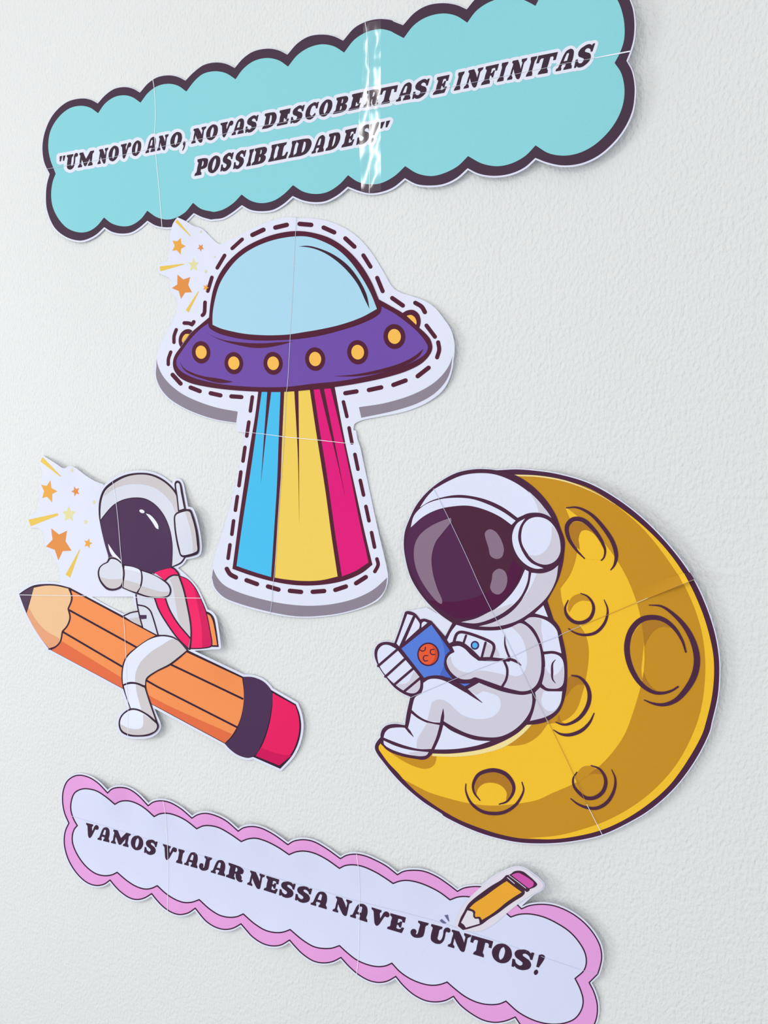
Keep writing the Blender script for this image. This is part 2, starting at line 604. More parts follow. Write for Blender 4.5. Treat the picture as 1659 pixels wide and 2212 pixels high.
base1 = [(155.8, 364), (182, 359.5), (216, 353.5), (324.6, 328.4), (416, 309.6), (511, 290), (605, 270.6), (793.7, 230.4), (836, 223), (944.4, 203), (1080, 175.5), (1225, 149.4), (1262.7, 140.8)]
cap1 = [(150, 31), (420, 31), (620, 33), (790, 35.5), (940, 37.5), (1110, 41), (1240, 43.5)]
sl1 = [(150, 0.1), (420, 0.15), (600, 0.2), (800, 0.25), (1250, 0.29)]
text_line(ban, 'slogan_halo',
          [('E', [('"', 72, 132), ('U', 132, 242), ('M', 240, 385), ('N', 415, 515), ('O', 513, 612), ('V', 626, 722), ('O', 722, 812), ('A', 845, 943), ('N', 948, 1055), ('O', 1066, 1178), (',', 1172, 1206)]),
           ('F', [('N', 45, 165), ('O', 160, 258), ('V', 275, 378), ('A', 360, 460), ('S', 467, 568), ('D', 597, 715), ('E', 712, 825), ('S', 820, 927), ('C', 935, 1040), ('O', 1040, 1150), ('B', 1150, 1272), ('E', 1270, 1390), ('R', 1385, 1503)]),
           ('G', [('T', 12, 138), ('A', 120, 236), ('S', 245, 368), ('E', 395, 525), ('I', 550, 638), ('N', 625, 775), ('F', 755, 890), ('I', 872, 965), ('N', 950, 1102), ('I', 1087, 1180), ('T', 1185, 1332), ('A', 1312, 1442), ('S', 1455, 1600)])],
          base1, cap1, sl1, INK, 3, (HALO, 7.5), 'pale halo behind the first line of the slogan')
base2 = [(425, 378.8), (538.6, 358), (599.6, 345.5), (688, 328.8), (749, 316), (785, 309)]
cap2 = [(425, 35), (600, 36), (690, 35.5), (780, 38)]
sl2 = [(420, 0.2), (800, 0.25)]
text_line(ban, 'slogan_halo',
          [('F', [('P', 70, 178), ('O', 173, 277), ('S', 275, 374), ('S', 375, 472), ('I', 472, 540), ('B', 515, 640), ('I', 642, 722), ('L', 690, 805), ('I', 800, 875), ('D', 842, 988), ('A', 982, 1085), ('D', 1090, 1212), ('E', 1215, 1340), ('S', 1335, 1452), ('!', 1445, 1510), ('"', 1515, 1597)])],
          base2, cap2, sl2, INK, 3, (HALO, 7.5), 'pale halo behind the second line of the slogan')
ban.stroke('page_seam', "A: 1066,125 1078,200 1090,430 1082,600 1100,850 1120,1050 1145,1388", 1.2, SEAM, 5)
ban.stroke('page_seam', "C: 113,190 125,270 140,480 145,750 150,1000 152,1400 148,1645", 1.1, SEAM, 5)
ban.stroke('page_seam', "A: 155,890 330,860 560,820 900,750 1300,665 1600,608 B: 200,1135 450,1083 700,1040 870,1005 1250,935 1659,842 C: 400,828 640,785 800,752 1100,690 1659,578 D: 600,715 960,650", 0.8, SEAMG, 5)
ban.stroke('page_seam', "D: 900,660 1100,622 1358,573", 2.8, SEAM, 5, t0=0.4, cap=False)


def tape_material():
    m = bpy.data.materials.new('clear_adhesive_tape')
    m.use_nodes = True
    nt = m.node_tree
    nt.nodes.remove(nt.nodes['Principled BSDF'])
    out = nt.nodes['Material Output']
    tr = nt.nodes.new('ShaderNodeBsdfTransparent')
    tr.inputs['Color'].default_value = (1.0, 1.0, 1.0, 1)
    gl = nt.nodes.new('ShaderNodeBsdfGlossy')
    gl.inputs['Roughness'].default_value = 0.13
    tc = nt.nodes.new('ShaderNodeTexCoord')
    mp = nt.nodes.new('ShaderNodeMapping')
    mp.inputs['Scale'].default_value = (1.0, 1.0, 0.8)
    nz = nt.nodes.new('ShaderNodeTexNoise')
    nz.inputs['Scale'].default_value = 40.0
    nz.inputs['Detail'].default_value = 0.8
    bp = nt.nodes.new('ShaderNodeBump')
    bp.inputs['Strength'].default_value = 1.0
    bp.inputs['Distance'].default_value = 0.0022
    mx = nt.nodes.new('ShaderNodeMixShader')
    nt.links.new(tc.outputs['Object'], mp.inputs['Vector'])
    nt.links.new(mp.outputs['Vector'], nz.inputs['Vector'])
    nt.links.new(nz.outputs['Fac'], bp.inputs['Height'])
    nt.links.new(bp.outputs['Normal'], gl.inputs['Normal'])
    mx.inputs['Fac'].default_value = 0.045
    nt.links.new(tr.outputs['BSDF'], mx.inputs[1])
    nt.links.new(gl.outputs['BSDF'], mx.inputs[2])
    nt.links.new(mx.outputs['Shader'], out.inputs['Surface'])
    return m


TAPE = tape_material()
ban.fill('adhesive_tape', curve("C: 100,196c 118,192c 248,168c 245,1000 250,1625c 148,1645c 80,1630c 60,1000 85,700"), TAPE, 7, label='clear shiny tape over the page join')

# ------------------------------------------------------------------ flying saucer cut-out
frame('A', 330, 460, 680)
frame('B', 620, 460, 1000)
frame('C', 330, 660, 660)
frame('D', 600, 700, 1000)
frame('E', 440, 820, 860)
frame('F', 340, 460, 500, 1475)
LINE = mat((84, 34, 53))
ufo = Sheet('flying_saucer_cutout', 'white paper cut-out of a purple flying saucer with a blue, yellow and pink beam', 'wall decoration',
            (640, 1335),
            [(990, 740, 70, 6), (845, 1230, 70, 7), (600, 1330, 80, 3), (800, 970, 40, 3), (385, 480, 40, 4), (345, 800, 60, 2)])
outline = curve("F: 395,85c 570,165 720,260 860,300 940,360 1060,480 1180,590 1250,620 1330,590 A: 800,270 950,190 1100,120 1280,60 1400,42 1470,45c "
                "B: 95,48c 220,50 380,75 540,140 680,240 800,380 900,540 980,680 1010,715 1080,755 1180,785 1300,830 1400,900 1480,1000 1540,1090 1570,1180 1580,1270 "
                "D: 1578,290 1555,440 1490,580 1360,690 1160,778 900,832 790,852 720,875 685,900 678,950c 700,955c 712,1030c 740,1110 "
                "E: 1340,600 1400,880 1490,1300 1560,1600 1572,1690 1560,1770 1505,1868 1405,1930 1200,1995 1000,2027 800,2030 580,2000 300,1925 165,1868 88,1785 64,1690 72,1610 100,1480 160,1300 230,1060 290,800 330,560 348,452c 285,442c 278,375c "
                "C: 700,1252 500,1193 320,1114 165,1015 70,895 28,780 25,660 38,560 A: 50,1420 100,1300 150,1200 F: 270,2212 320,2080 370,1980 400,1850 390,1750 330,1640 278,1570 278,1400 250,1310 180,1265 70,1220 25,1180 28,1050 100,1000 190,950 215,880 235,700 250,500 275,330 310,210")
ufo.fill('backing_sheet', outline, WHITE, 0, rim=0.0005)
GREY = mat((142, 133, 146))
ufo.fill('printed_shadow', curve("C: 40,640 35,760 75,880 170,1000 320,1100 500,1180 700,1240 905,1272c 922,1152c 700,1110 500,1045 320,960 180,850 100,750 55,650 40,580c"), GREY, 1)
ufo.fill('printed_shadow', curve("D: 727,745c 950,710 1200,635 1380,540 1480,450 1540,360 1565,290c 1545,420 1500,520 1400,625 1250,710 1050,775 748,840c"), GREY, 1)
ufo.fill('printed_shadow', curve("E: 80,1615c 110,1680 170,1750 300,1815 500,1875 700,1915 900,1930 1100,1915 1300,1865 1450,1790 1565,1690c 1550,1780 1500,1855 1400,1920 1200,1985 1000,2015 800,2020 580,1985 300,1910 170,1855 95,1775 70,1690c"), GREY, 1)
# beam
beam = ufo.fill('beam', curve("E: 470,60c 440,300 400,540 350,860 300,1200 245,1615c 400,1670 600,1725 800,1755 1000,1752 1200,1715 1350,1650 1440,1580c 1380,1330 1290,920 1200,500 1115,50c"), LINE, 1)
ufo.fill('blue_ray', curve("E: 495,105c 655,102c 640,500 625,900 600,1300 575,1685c 440,1645 280,1590c 330,1230 400,780 450,430"), mat((76, 190, 235)), 2, beam)
ufo.fill('yellow_ray', curve("E: 688,98c 905,85c 960,450 1040,960 1090,1330 1143,1680c 1000,1712 850,1718 700,1705 607,1690c 620,1400 650,1000 670,500"), mat((239, 206, 93)), 2, beam)
ufo.fill('pink_ray', curve("E: 938,85c 1083,75c 1150,350 1240,760 1330,1210 1407,1560c 1300,1630 1180,1680c 1120,1300 1050,800 985,400"), mat((224, 28, 122)), 2, beam)
for w in ("543,95c 577,95c 530,480 487,890c 515,480", "772,85c 808,85c 812,480 815,1240c 805,700 795,480", "988,75c 1024,72c 1090,400 1210,1015c 1140,700 1080,460"):
    ufo.fill('beam_wedge', curve(w, 'E'), LINE, 3, beam)
# saucer
saucer = ufo.fill('saucer_outline', curve("A: 575,1070c 480,1150 400,1220 330,1310 280,1380 230,1450 207,1520 215,1600 270,1680 380,1740 550,1780 750,1808 1075,1830 1380,1830 B: 450,1642 700,1602 950,1547 1150,1482 1280,1410 1350,1330 1370,1270 1350,1190 1300,1130 1250,1085 1100,950 1000,890 865,815c"), LINE, 4)
ufo.fill('hull', curve("A: 568,1130c 480,1195 380,1300 300,1410 245,1500 245,1560 290,1620 400,1680 550,1725 750,1760 1000,1780 1200,1785 1375,1780 B: 250,1610 500,1585 750,1540 950,1490 1130,1430 1250,1370 1310,1320 1328,1265 1310,1220 1230,1120 1100,1010 1000,940 890,882c 885,930 850,970 700,1045 500,1110 300,1160 100,1190 A: 1400,1298 1200,1307 1000,1302 800,1270 650,1222 580,1175"), mat((113, 80, 166)), 5, saucer)
dome = ufo.fill('dome_outline', curve("A: 575,1075c 590,930 620,780 680,630 780,490 930,360 1100,270 1280,210 1470,185 B: 250,188 420,245 570,350 690,480 790,640 865,815c 892,885 870,945 800,990 650,1050 450,1115 200,1170 0,1195 A: 1200,1304 1000,1298 800,1267 660,1220 585,1175 572,1130"), LINE, 6)
ufo.fill('dome_glass', curve("A: 612,1145c 612,1050 630,920 680,740 760,600 870,470 1000,375 1150,305 1300,262 1460,240 B: 200,225 330,265 470,340 590,450 700,600 790,760 848,905c 700,985 500,1055 300,1100 150,1125 A: 1400,1243 1250,1252 1100,1250 950,1238 800,1210 690,1180"), mat((171, 214, 233)), 7, dome)
ufo.fill('dome_glint', curve("B: 108,315c 200,310 320,340 450,400 580,500 680,630 750,770 778,905c 740,830 670,680 580,560 470,455 340,370 220,328"), mat((62, 36, 52)), 8, dome)
for c in ("C: 575,290c 680,345 800,380 1000,405 1200,410 1350,400 1525,390c 1400,425 1250,455 1100,460 950,435 780,390 680,350", "C: 290,610c 340,680 430,730 560,770 700,790 875,828c 800,840 700,838 560,800 430,755 340,700", "D: 495,468c 700,450 900,410 1100,350 1220,290 1305,222c 1270,285 1180,350 1050,400 900,440 700,468"):
    ufo.fill('hull_crease', curve(c), LINE, 6, saucer)
AMBER = mat((246, 188, 86))
for f, x, y, a, b, c, d in (('C', 525, 508, 100, 122, 60, 72), ('C', 880, 626, 101, 121, 61, 72), ('C', 1307, 628, 104, 125, 63, 74), ('D', 335, 314, 90, 106, 54, 64), ('D', 716, 253, 94, 109, 57, 66), ('D', 1045, 112, 98, 112, 58, 67)):
    r = ufo.fill('saucer_light', ell(f, x, y, a, b, -6), LINE, 6)
    ufo.fill('light_glow', ell(f, x, y - 1, c, d, -6), AMBER, 7, r)
r = ufo.fill('saucer_light', curve("C: 430,275c 400,258 350,262 305,300 282,360 285,420 300,450c 345,380"), LINE, 3)
ufo.fill('light_glow', curve("C: 397,310c 360,308 330,335 315,380 325,405c"), AMBER, 5, r)
r = ufo.fill('saucer_light', curve("B: 1088,945c 1130,920 1190,915 1240,950 1260,1010 1255,1060 1245,1085c 1170,1030"), LINE, 3)
ufo.fill('light_glow', curve("B: 1128,970c 1170,962 1205,985 1222,1030 1218,1055c"), AMBER, 5, r)
# dashed line around it
for f, w, items in (
    ('E', 7.8, ("415,148 398,268", "385,362 367,482", "352,578 335,695", "317,788 301,905", "287,998 270,1115", "255,1205 240,1320", "224,1410 208,1525", "1478,1530 1488,1580 1460,1638",
                "1432,1305 1458,1430", "1384,1082 1410,1205", "1336,860 1364,985", "1290,638 1316,765", "1240,412 1265,540", "1192,190 1222,315")),
    ('E', 9.6, ("197,1615 225,1660 275,1688", "365,1712 455,1745", "548,1765 638,1792", "735,1802 831,1812", "930,1811 1028,1804", "1123,1795 1213,1765", "1300,1738 1383,1685")),
    ('C', 9.2, ("410,890 510,930", "628,952 735,976", "853,986 962,994", "215,752 302,848")),
    ('C', 7.4, ("195,505 170,580 168,640", "255,262 232,330 230,400")),
    ('C', 8.2, ("342,190 400,194 424,206 445,177",)),
    ('A', 8.0, ("535,915 525,1030 508,1048", "605,660 563,800", "735,435 660,562", "915,270 813,363")),
    ('A', 9.8, ("1133,172 1020,225", "1372,122 1255,150", "1503,112 1622,122")),
    ('B', 9.6, ("345,138 445,183", "550,240 635,318", "992,803 1092,873", "1210,848 1270,885 1300,935", "1335,1460 1232,1540", "1118,1580 1003,1622", "888,1645 772,1670", "655,1683 550,1700")),
    ('B', 9.0, ("720,400 787,507", "850,612 902,738", "1315,1062 1395,1168", "1425,1220 1435,1290 1415,1362"))):
    for s in items:
        ufo.stroke('outline_dash', f + ': ' + s, w, LINE, 1)
# stars and rays
SY, SO, SA, SP, RAY = mat((234, 168, 72)), mat((226, 144, 72)), mat((228, 140, 74)), mat((226, 220, 160)), mat((233, 196, 88))
for s, m in (("300,550c 393,565c 463,500c 475,610c 560,665c 470,712c 460,828c 385,742c 297,752c 345,655c", SY),
             ("722,900c 752,985c 825,990c 768,1045c 790,1145c 720,1105c 655,1145c 672,1050c 615,990c 690,985c", SP),
             ("400,1230c 515,1325c 652,1278c 612,1435c 688,1580c 550,1585c 470,1710c 425,1555c 287,1495c 395,1425c", SO)):
    ufo.fill('star', curve(s, 'F'), m, 1)
for x, y, r, rot, m in ((862, 690, 78, 180, SA), (962, 1487, 72, 165, SY), (865, 372, 32, 0, SP), (1140, 875, 26, 0, SP), (962, 1165, 42, 20, SP)):
    ufo.fill('star', star('F', x, y, r, rot), m, 2)
for s in ("390,130c 660,450c 640,450c 355,180c", "40,1065c 500,1013c 540,1020c 500,1035c 60,1162c", "828,1565c 620,1980c 565,1935c 805,1570c"):
    ufo.fill('ray', curve(s, 'F'), RAY, 1)
ufo.stroke('page_seam', "A: 1470,45 1460,240 1435,760 1410,1200 1395,1500 1375,1790 E: 705,100 690,400 676,620 640,1100 615,1500 600,1680 590,1750 580,1900 566,2000", 1.0, SEAMG, 9)
ufo.stroke('page_seam', "E: 285,443 400,452 540,468 690,488 970,515 1220,542 1290,545", 1.5, SEAM, 9, t0=0.4, t1=0.6)

# ------------------------------------------------------------------ astronaut on a pencil
frame('A', 50, 970, 290, 1609)
frame('B', 190, 1000, 490)
frame('C', 20, 1230, 340)
frame('D', 240, 1240, 500, 1513)
frame('E', 340, 1380, 680)
LN = mat((56, 34, 52))
VIS = mat((77, 50, 84))
SUIT, SHD, HIL = mat((217, 219, 231)), mat((204, 198, 199)), mat((228, 232, 248))
ORG, ORD = mat((243, 146, 86)), mat((226, 110, 68))
RED, RDD = mat((240, 34, 102)), mat((208, 24, 90))
pen = Sheet('pencil_rider_cutout', 'paper cut-out of an astronaut riding a large orange pencil with stars behind', 'wall decoration',
            (340, 1662),
            [(430, 1130, 60, 10), (335, 1570, 50, 9), (130, 1000, 45, 7), (205, 1030, 50, 6), (465, 1390, 55, 11), (640, 1560, 70, 4), (300, 1020, 50, 3), (285, 1285, 40, 3), (470, 1610, 70, 3)])
body_all = curve("B: 245,1135 190,930 148,740 128,600 138,440 190,310 290,220 440,145 600,118 750,130 890,190 1000,280 1040,340c 1033,240 1050,218 1080,213 1107,240 1140,390 1170,550c 1228,558 1255,610 1292,740 1322,900 1328,1050 1312,1088 1160,1130c 1120,1190 1030,1250c "
                 "D: 960,70 1050,170 1110,280 1190,470c 1240,488 1288,540 1322,690 1352,917c 1265,920 1000,940c 960,965 600,1300 500,1620 590,1880 595,1930 560,1985 480,2030 350,2045 220,2035 130,1990 97,1920 100,1830 140,1760 235,1690c 180,1530 140,1400 130,1250 150,1100 160,520c 250,485 335,465c 305,290c B: 410,1480c 370,1505 300,1525 230,1515 170,1460 130,1390 118,1310 135,1245 180,1205 225,1180")
pencil = curve("C: 110,275c 180,225 270,180 400,163 540,170 680,205c E: 330,125c 905,400c 1000,403 1100,440 1160,490 1200,540c 1460,690c 1500,800 1515,930 1490,1080 1420,1230 1295,1370c 1010,1245c 950,1255 850,1225 760,1160 710,1105c C: 445,893c 330,740 240,590 170,440")
stars_sheet = curve("A: 280,90c 400,165 500,230 570,275 610,275 640,255 690,247 760,275 860,350 960,420 1060,475 1150,505c 1300,700c 1300,1900c 1598,2118c 900,2150c 560,2050c 533,1960c 530,1820 500,1680 430,1560 370,1470 315,1400 300,1290 290,1220 230,1150 110,1135 85,1040 90,990 180,920 225,850 240,760 235,600 255,480 270,400 270,300 245,240 240,160")
gap = curve("C: 925,306c 1385,304c 1400,400 1428,458c 1340,482 1280,498c 1150,432 1000,350c")
pen.fill('backing_sheet', [grow(body_all, 5), grow(pencil, 5), stars_sheet], WHITE, 0, holes=[gap], rim=0.0005)
# pencil
pc = pen.fill('pencil', pencil, LN, 1)
pen.fill('pencil_wood', curve("C: 275,205c 400,183 520,185 660,215c 690,300 680,380 655,440c 680,520 660,610 590,690c 585,780 540,845 445,885c 330,740 240,590 195,490c 230,370"), mat((237, 193, 146)), 2, pc)
pen.fill('wood_shade', curve("C: 215,425c 300,570 400,680 560,775c 540,845 445,885c 330,740 240,590 195,490c"), mat((229, 161, 120)), 3, pc)
pen.fill('pencil_lead', curve("C: 125,280c 190,235 272,195c 235,330 190,480c 150,380"), mat((80, 58, 84)), 2, pc)
pen.fill('pencil_paint', curve("C: 688,232c E: 325,150c 893,414c 910,560 905,700 865,870 790,1010 712,1098c C: 470,903c 530,870 570,810 600,710c 655,630 680,540 668,440c 700,360 702,300"), ORG, 2, pc)
pen.fill('paint_shade', curve("C: 590,805c 1260,1215 E: 0,645 785,1005c 712,1098c C: 470,903c 530,870"), ORD, 3, pc)
pen.stroke('pencil_edge', "C: 670,455 1420,870c E: 150,275c 905,635", 4.2, LN, 3, pc, cap=False)
pen.stroke('pencil_edge', "C: 600,700 1265,1090c E: 0,505c 845,935", 4.0, LN, 4, pc, cap=False)
pen.stroke('wood_line', "C: 680,215 700,330 660,440c 680,540 650,630 595,695c 570,810 520,865 445,893", 3.2, LN, 4, pc)
pen.fill('ferrule', curve("E: 905,405c 1000,405 1100,440 1160,490 1205,560 1205,700 1170,900 1100,1100 1030,1225 950,1250 850,1225 760,1160 715,1108c 800,1020 865,890 905,730 912,560"), VIS, 4, pc)
pen.fill('eraser', curve("E: 1213,570c 1455,705c 1490,830 1495,960 1470,1080 1410,1210 1285,1335c 1035,1235c 1110,1110 1175,920 1210,720"), mat((232, 34, 98)), 3, pc)
pen.fill('eraser_shade', curve("E: 1095,1150c 1200,1190 1330,1225 1415,1228c 1285,1335c 1035,1235c"), RDD, 4, pc)
# far leg, torso, back pack
pen.fill('far_leg', curve("D: 165,530c 250,490 335,470c 385,655c 270,600"), SUIT, 2)
pen.fill('far_leg_shade', curve("D: 215,565c 350,540c 385,655c"), SHD, 3)
pen.stroke('suit_line', "D: 160,525 250,485 340,468", 2.9, LN, 4)
torso = pen.fill('torso', curve("D: 312,275c 700,60c 740,20c 850,10c 905,150 955,330 990,560 1005,780c 975,950c 800,800 590,770c 395,668c 370,570 340,400"), SUIT, 3)
pen.fill('torso_shade', curve("D: 740,70c 800,28 845,15c 890,130 940,310 975,520 992,775c 920,700 850,590 825,460 800,300 780,180"), SHD, 4, torso)
pen.stroke('suit_line', "D: 312,260 330,400 365,560 395,670", 2.8, LN, 5, torso)
pen.stroke('suit_line', "D: 335,388 430,410 490,460 520,530 590,765", 3.0, LN, 5, torso)
pen.fill('zip_tab', curve("D: 355,515c 445,515c 445,562c 380,568c"), VIS, 5, torso)
pack = pen.fill('backpack', curve("D: 850,15c 960,62 1055,165 1116,280 1196,470 1247,700 1272,862 1264,912 1150,940 985,945c 1000,780 990,640 950,380 895,170"), LN, 4)
pen.fill('backpack_cloth', curve("D: 868,32c 960,72 1048,172 1108,282 1186,472 1236,700 1260,862 1254,900 1150,925 1005,930c 1014,780 1004,640 964,380 914,170"), RED, 5, pack)
pen.fill('backpack_shade', curve("D: 1040,165c 1108,282 1186,472 1236,700 1260,862 1254,900 1145,925c 1140,700 1090,400"), RDD, 6, pack)
pk = pen.fill('pack_pocket', curve("D: 1190,466c 1240,488 1288,540 1322,690 1352,917c 1265,915c 1250,760"), LN, 2, pack)
pen.fill('pocket_cloth', curve("D: 1200,500c 1240,520 1270,570 1305,720 1333,895c 1262,895c 1245,720"), ORG, 3, pack)
pen.fill('strap', curve("D: 547,300c 680,300c 730,440 826,605 992,803c 970,935c 838,797 707,620 606,455"), RED, 5)
pen.stroke('strap_edge', "D: 545,300 600,450 700,620 830,800 968,940", 3.0, LN, 6)
pen.stroke('strap_edge', "D: 680,300 730,440 830,610 992,805", 3.0, LN, 6)
pen.stroke('strap_edge', "D: 850,15 910,190 960,410 1000,640 1004,800 985,945", 3.4, LN, 7)
# leg
leg = pen.fill('leg', curve("D: 580,765c 700,768 800,798 900,890 972,960c 860,1060 740,1150 560,1240 450,1330 440,1420 500,1620 590,1880c 560,1870 400,1720 235,1690c 180,1530 140,1400 130,1250 150,1120 200,1020 330,910 480,810"), LN, 7)
pen.fill('thigh', curve("D: 600,787 700,787 800,817 880,880 948,960c 850,1040 730,1130 550,1225 440,1310 425,1400c 300,1365 200,1370 150,1385c 145,1280 160,1150 200,1050 330,925 480,825"), HIL, 8, leg)
pen.fill('thigh_shade', curve("D: 760,815c 830,832 890,890 948,960c 850,1040 730,1130 550,1225 440,1310 425,1400c 300,1365c 310,1240 370,1110 500,980 640,890"), SHD, 9, leg)
pen.fill('shin', curve("D: 160,1405c 220,1385 310,1385 420,1430c 480,1620 560,1850c 470,1770 350,1700 250,1690c 195,1540"), HIL, 8, leg)
pen.fill('shin_shade', curve("D: 310,1385c 420,1430c 480,1620 560,1850c 470,1770 385,1720c 350,1600 320,1480"), SHD, 9, leg)
pen.stroke('suit_line', "D: 155,1395 230,1366 330,1375 425,1415", 3.0, LN, 10, leg)
shoe = pen.fill('shoe', curve("D: 97,1920 100,1830 140,1760 235,1692 320,1692 430,1742 530,1815 595,1890 595,1935 560,1985 480,2030 350,2045 220,2035 130,1990"), LN, 11)
pen.fill('shoe_upper', curve("D: 115,1900 120,1830 160,1765 240,1715 310,1712 420,1760 520,1840 576,1900 560,1960 480,2005 350,2025 220,2010 140,1965"), HIL, 12, shoe)
pen.fill('shoe_shade', curve("D: 115,1885c 200,1930 300,1950 370,1940 400,1900 402,1760c 520,1840 576,1900 560,1960 480,2005 350,2025 220,2010 140,1965"), SHD, 13, shoe)
# helmet
hel = pen.fill('helmet', curve("B: 245,1135c 190,930 148,740 128,600 138,440 190,310 290,220 440,145 600,118 750,130 890,190 1000,280 1070,380 1110,600 1150,900 1168,1128c 1115,1200 1000,1252c 800,1320 600,1280 400,1200"), LN, 5)
pen.fill('helmet_shell', curve("B: 152,690c 150,560 165,440 210,330 310,245 450,170 600,140 740,150 880,210 990,300 1050,390 1095,600 1135,900 1150,1125c 1105,1185 1003,1236c 700,1290 400,1190 260,1140"), SUIT, 6, hel)
pen.fill('helmet_shade', curve("B: 188,395c 225,325 310,250 450,172 600,142 740,150 880,210 990,300 1050,385 1072,480 1085,590 1045,600c 1000,490 930,400 820,310 700,265 580,252 450,262 330,300"), SHD, 7, hel)
vis = pen.fill('visor', curve("B: 148,690c 200,620 300,510 400,450 540,418 680,430 800,500 900,620 970,780 1003,960 1005,1100 998,1248c 900,1268 790,1325c 600,1265 410,1210c 395,1180 300,1120 248,1128c 190,930 150,740"), VIS, 7, hel)
pen.stroke('visor_rim', "B: 148,690 200,620 300,510 400,450 540,418 680,430 800,500 900,620 970,780 1003,960 1005,1100 998,1245", 1.8, LN, 8, hel)
GL = mat((236, 238, 248))
pen.fill('visor_glint', ell('B', 645, 578, 32, 20, 22), GL, 8, hel)
pen.fill('visor_glint', curve("B: 690,603c 740,620 800,680 840,750 842,792c 815,780 770,710"), GL, 8, hel)
pen.fill('visor_glint', curve("B: 240,962c 275,1015 320,1080 395,1170 390,1192c 330,1135 290,1110 255,1040"), GL, 8, hel)
ant = pen.fill('antenna', curve("B: 1035,240 1050,216 1080,213 1107,240 1140,390 1170,555c 1075,580c 1055,400 1035,290"), LN, 8)
pen.fill('antenna_face', curve("B: 1055,248 1070,236 1087,245 1112,370 1147,545c 1090,562c 1073,400"), SUIT, 9, ant)
hs = pen.fill('headset', curve("B: 1033,620 1090,575 1170,552 1225,558 1252,610 1292,740 1322,900 1327,1050 1310,1087 1240,1115 1150,1129 1108,1115 1078,1040 1048,900 1028,740"), LN, 10)
pen.fill('headset_face', curve("B: 1050,628 1100,597 1210,582 1240,650 1280,800 1300,960 1303,1050 1280,1065 1200,1093 1120,1098 1095,1020 1065,880 1048,740"), SUIT, 11, hs)
pen.fill('headset_shade', curve("B: 1160,592c 1210,582 1240,650 1280,800 1300,960 1303,1050 1255,1070c 1250,950 1225,800 1190,680"), SHD, 12, hs)
# shoulder strap, arm and glove
pen.fill('shoulder_strap', curve("B: 795,1312c 880,1280 1000,1255 1030,1268 1080,1332c 1010,1345 960,1370 920,1408c 860,1360"), RED, 8)
pen.stroke('strap_edge', "B: 1000,1250 1035,1268 1085,1338 1020,1340 965,1365 915,1412", 3.2, LN, 9)
arm = pen.fill('arm', curve("B: 405,1205c 500,1228 630,1272 750,1318 850,1368 930,1413 977,1465 995,1530 977,1582 932,1607 800,1617 700,1602 570,1562 410,1497c 430,1400"), LN, 9)
pen.fill('cuff', curve("B: 437,1228c 540,1245 620,1283 635,1350 625,1450 580,1545c 500,1520 425,1488c 432,1400"), SUIT, 10, arm)
pen.fill('cuff_shade', curve("B: 430,1395c 520,1420 623,1465 580,1545c 500,1520 425,1488c"), SHD, 11, arm)
pen.fill('cuff_light', curve("B: 437,1228c 540,1245 620,1283 630,1320c 540,1290 435,1270c"), HIL, 11, arm)
pen.fill('sleeve', curve("B: 645,1292c 780,1340 900,1412 960,1470 977,1530 960,1577 920,1595 800,1600 700,1585 600,1550c 640,1470 655,1370"), SUIT, 10, arm)
pen.fill('sleeve_shade', curve("B: 638,1470c 760,1510 880,1540 972,1545 960,1577 920,1595 800,1600 700,1585 600,1550c"), SHD, 11, arm)
gv = pen.fill('glove', curve("B: 250,1133 225,1180 180,1205 135,1245 116,1310 130,1390 170,1460 230,1515 300,1526 370,1507 412,1475 432,1400 439,1300 420,1220 370,1160 310,1128"), LN, 11)
pen.fill('glove_face', curve("B: 270,1150 240,1190 190,1215 150,1250 135,1310 148,1380 185,1440 240,1490 300,1502 360,1487 395,1455 412,1390 418,1300 400,1215 350,1165 300,1148"), SUIT, 12, gv)
pen.fill('glove_shade', curve("B: 143,1360c 220,1385 300,1390 412,1382c 395,1455 360,1487 300,1502 240,1490 185,1440"), SHD, 13, gv)
# stars
for s, m in (("258,515c 340,535c 395,452c 410,565c 495,612c 422,650c 418,772c 345,690c 275,712c 303,610c", SY),
             ("405,1148c 520,1238c 635,1182c 612,1335c 700,1472c 572,1478c 510,1612c 458,1460c 330,1412c 425,1312c", SO)):
    pen.fill('star', curve(s, 'A'), m, 1)
for x, y, r, rot, m, q in ((660, 945, 118, 0, SP, .5), (760, 612, 76, 195, SA, .45), (938, 1366, 76, 160, SY, .45), (708, 310, 32, 0, SP, .5), (1028, 770, 34, 0, SP, .5), (905, 1055, 42, 10, SP, .5)):
    pen.fill('star', star('A', x, y, r, rot, 0.85, q), m, 1)
for s in ("280,115c 555,400c 535,398c 248,180c", "75,1022c 500,930c 508,948c 505,962c 110,1118c", "820,1445c 822,1460c 680,1862c 615,1820c"):
    pen.fill('ray', curve(s, 'A'), RAY, 1)
pen.stroke('page_seam', "B: 295,225 335,480 360,700 380,950 400,1190 415,1480", 0.9, SEAM, 14)
pen.stroke('page_seam', "D: 155,530 170,760 185,1020 195,1400 212,1700 208,2035", 0.8, SEAM, 14)
pen.stroke('page_seam', "C: 115,285 400,290 850,297", 1.2, SEAM, 14)
pen.stroke('page_seam', "D: 290,293 700,298 1150,303", 1.1, SEAM, 14)

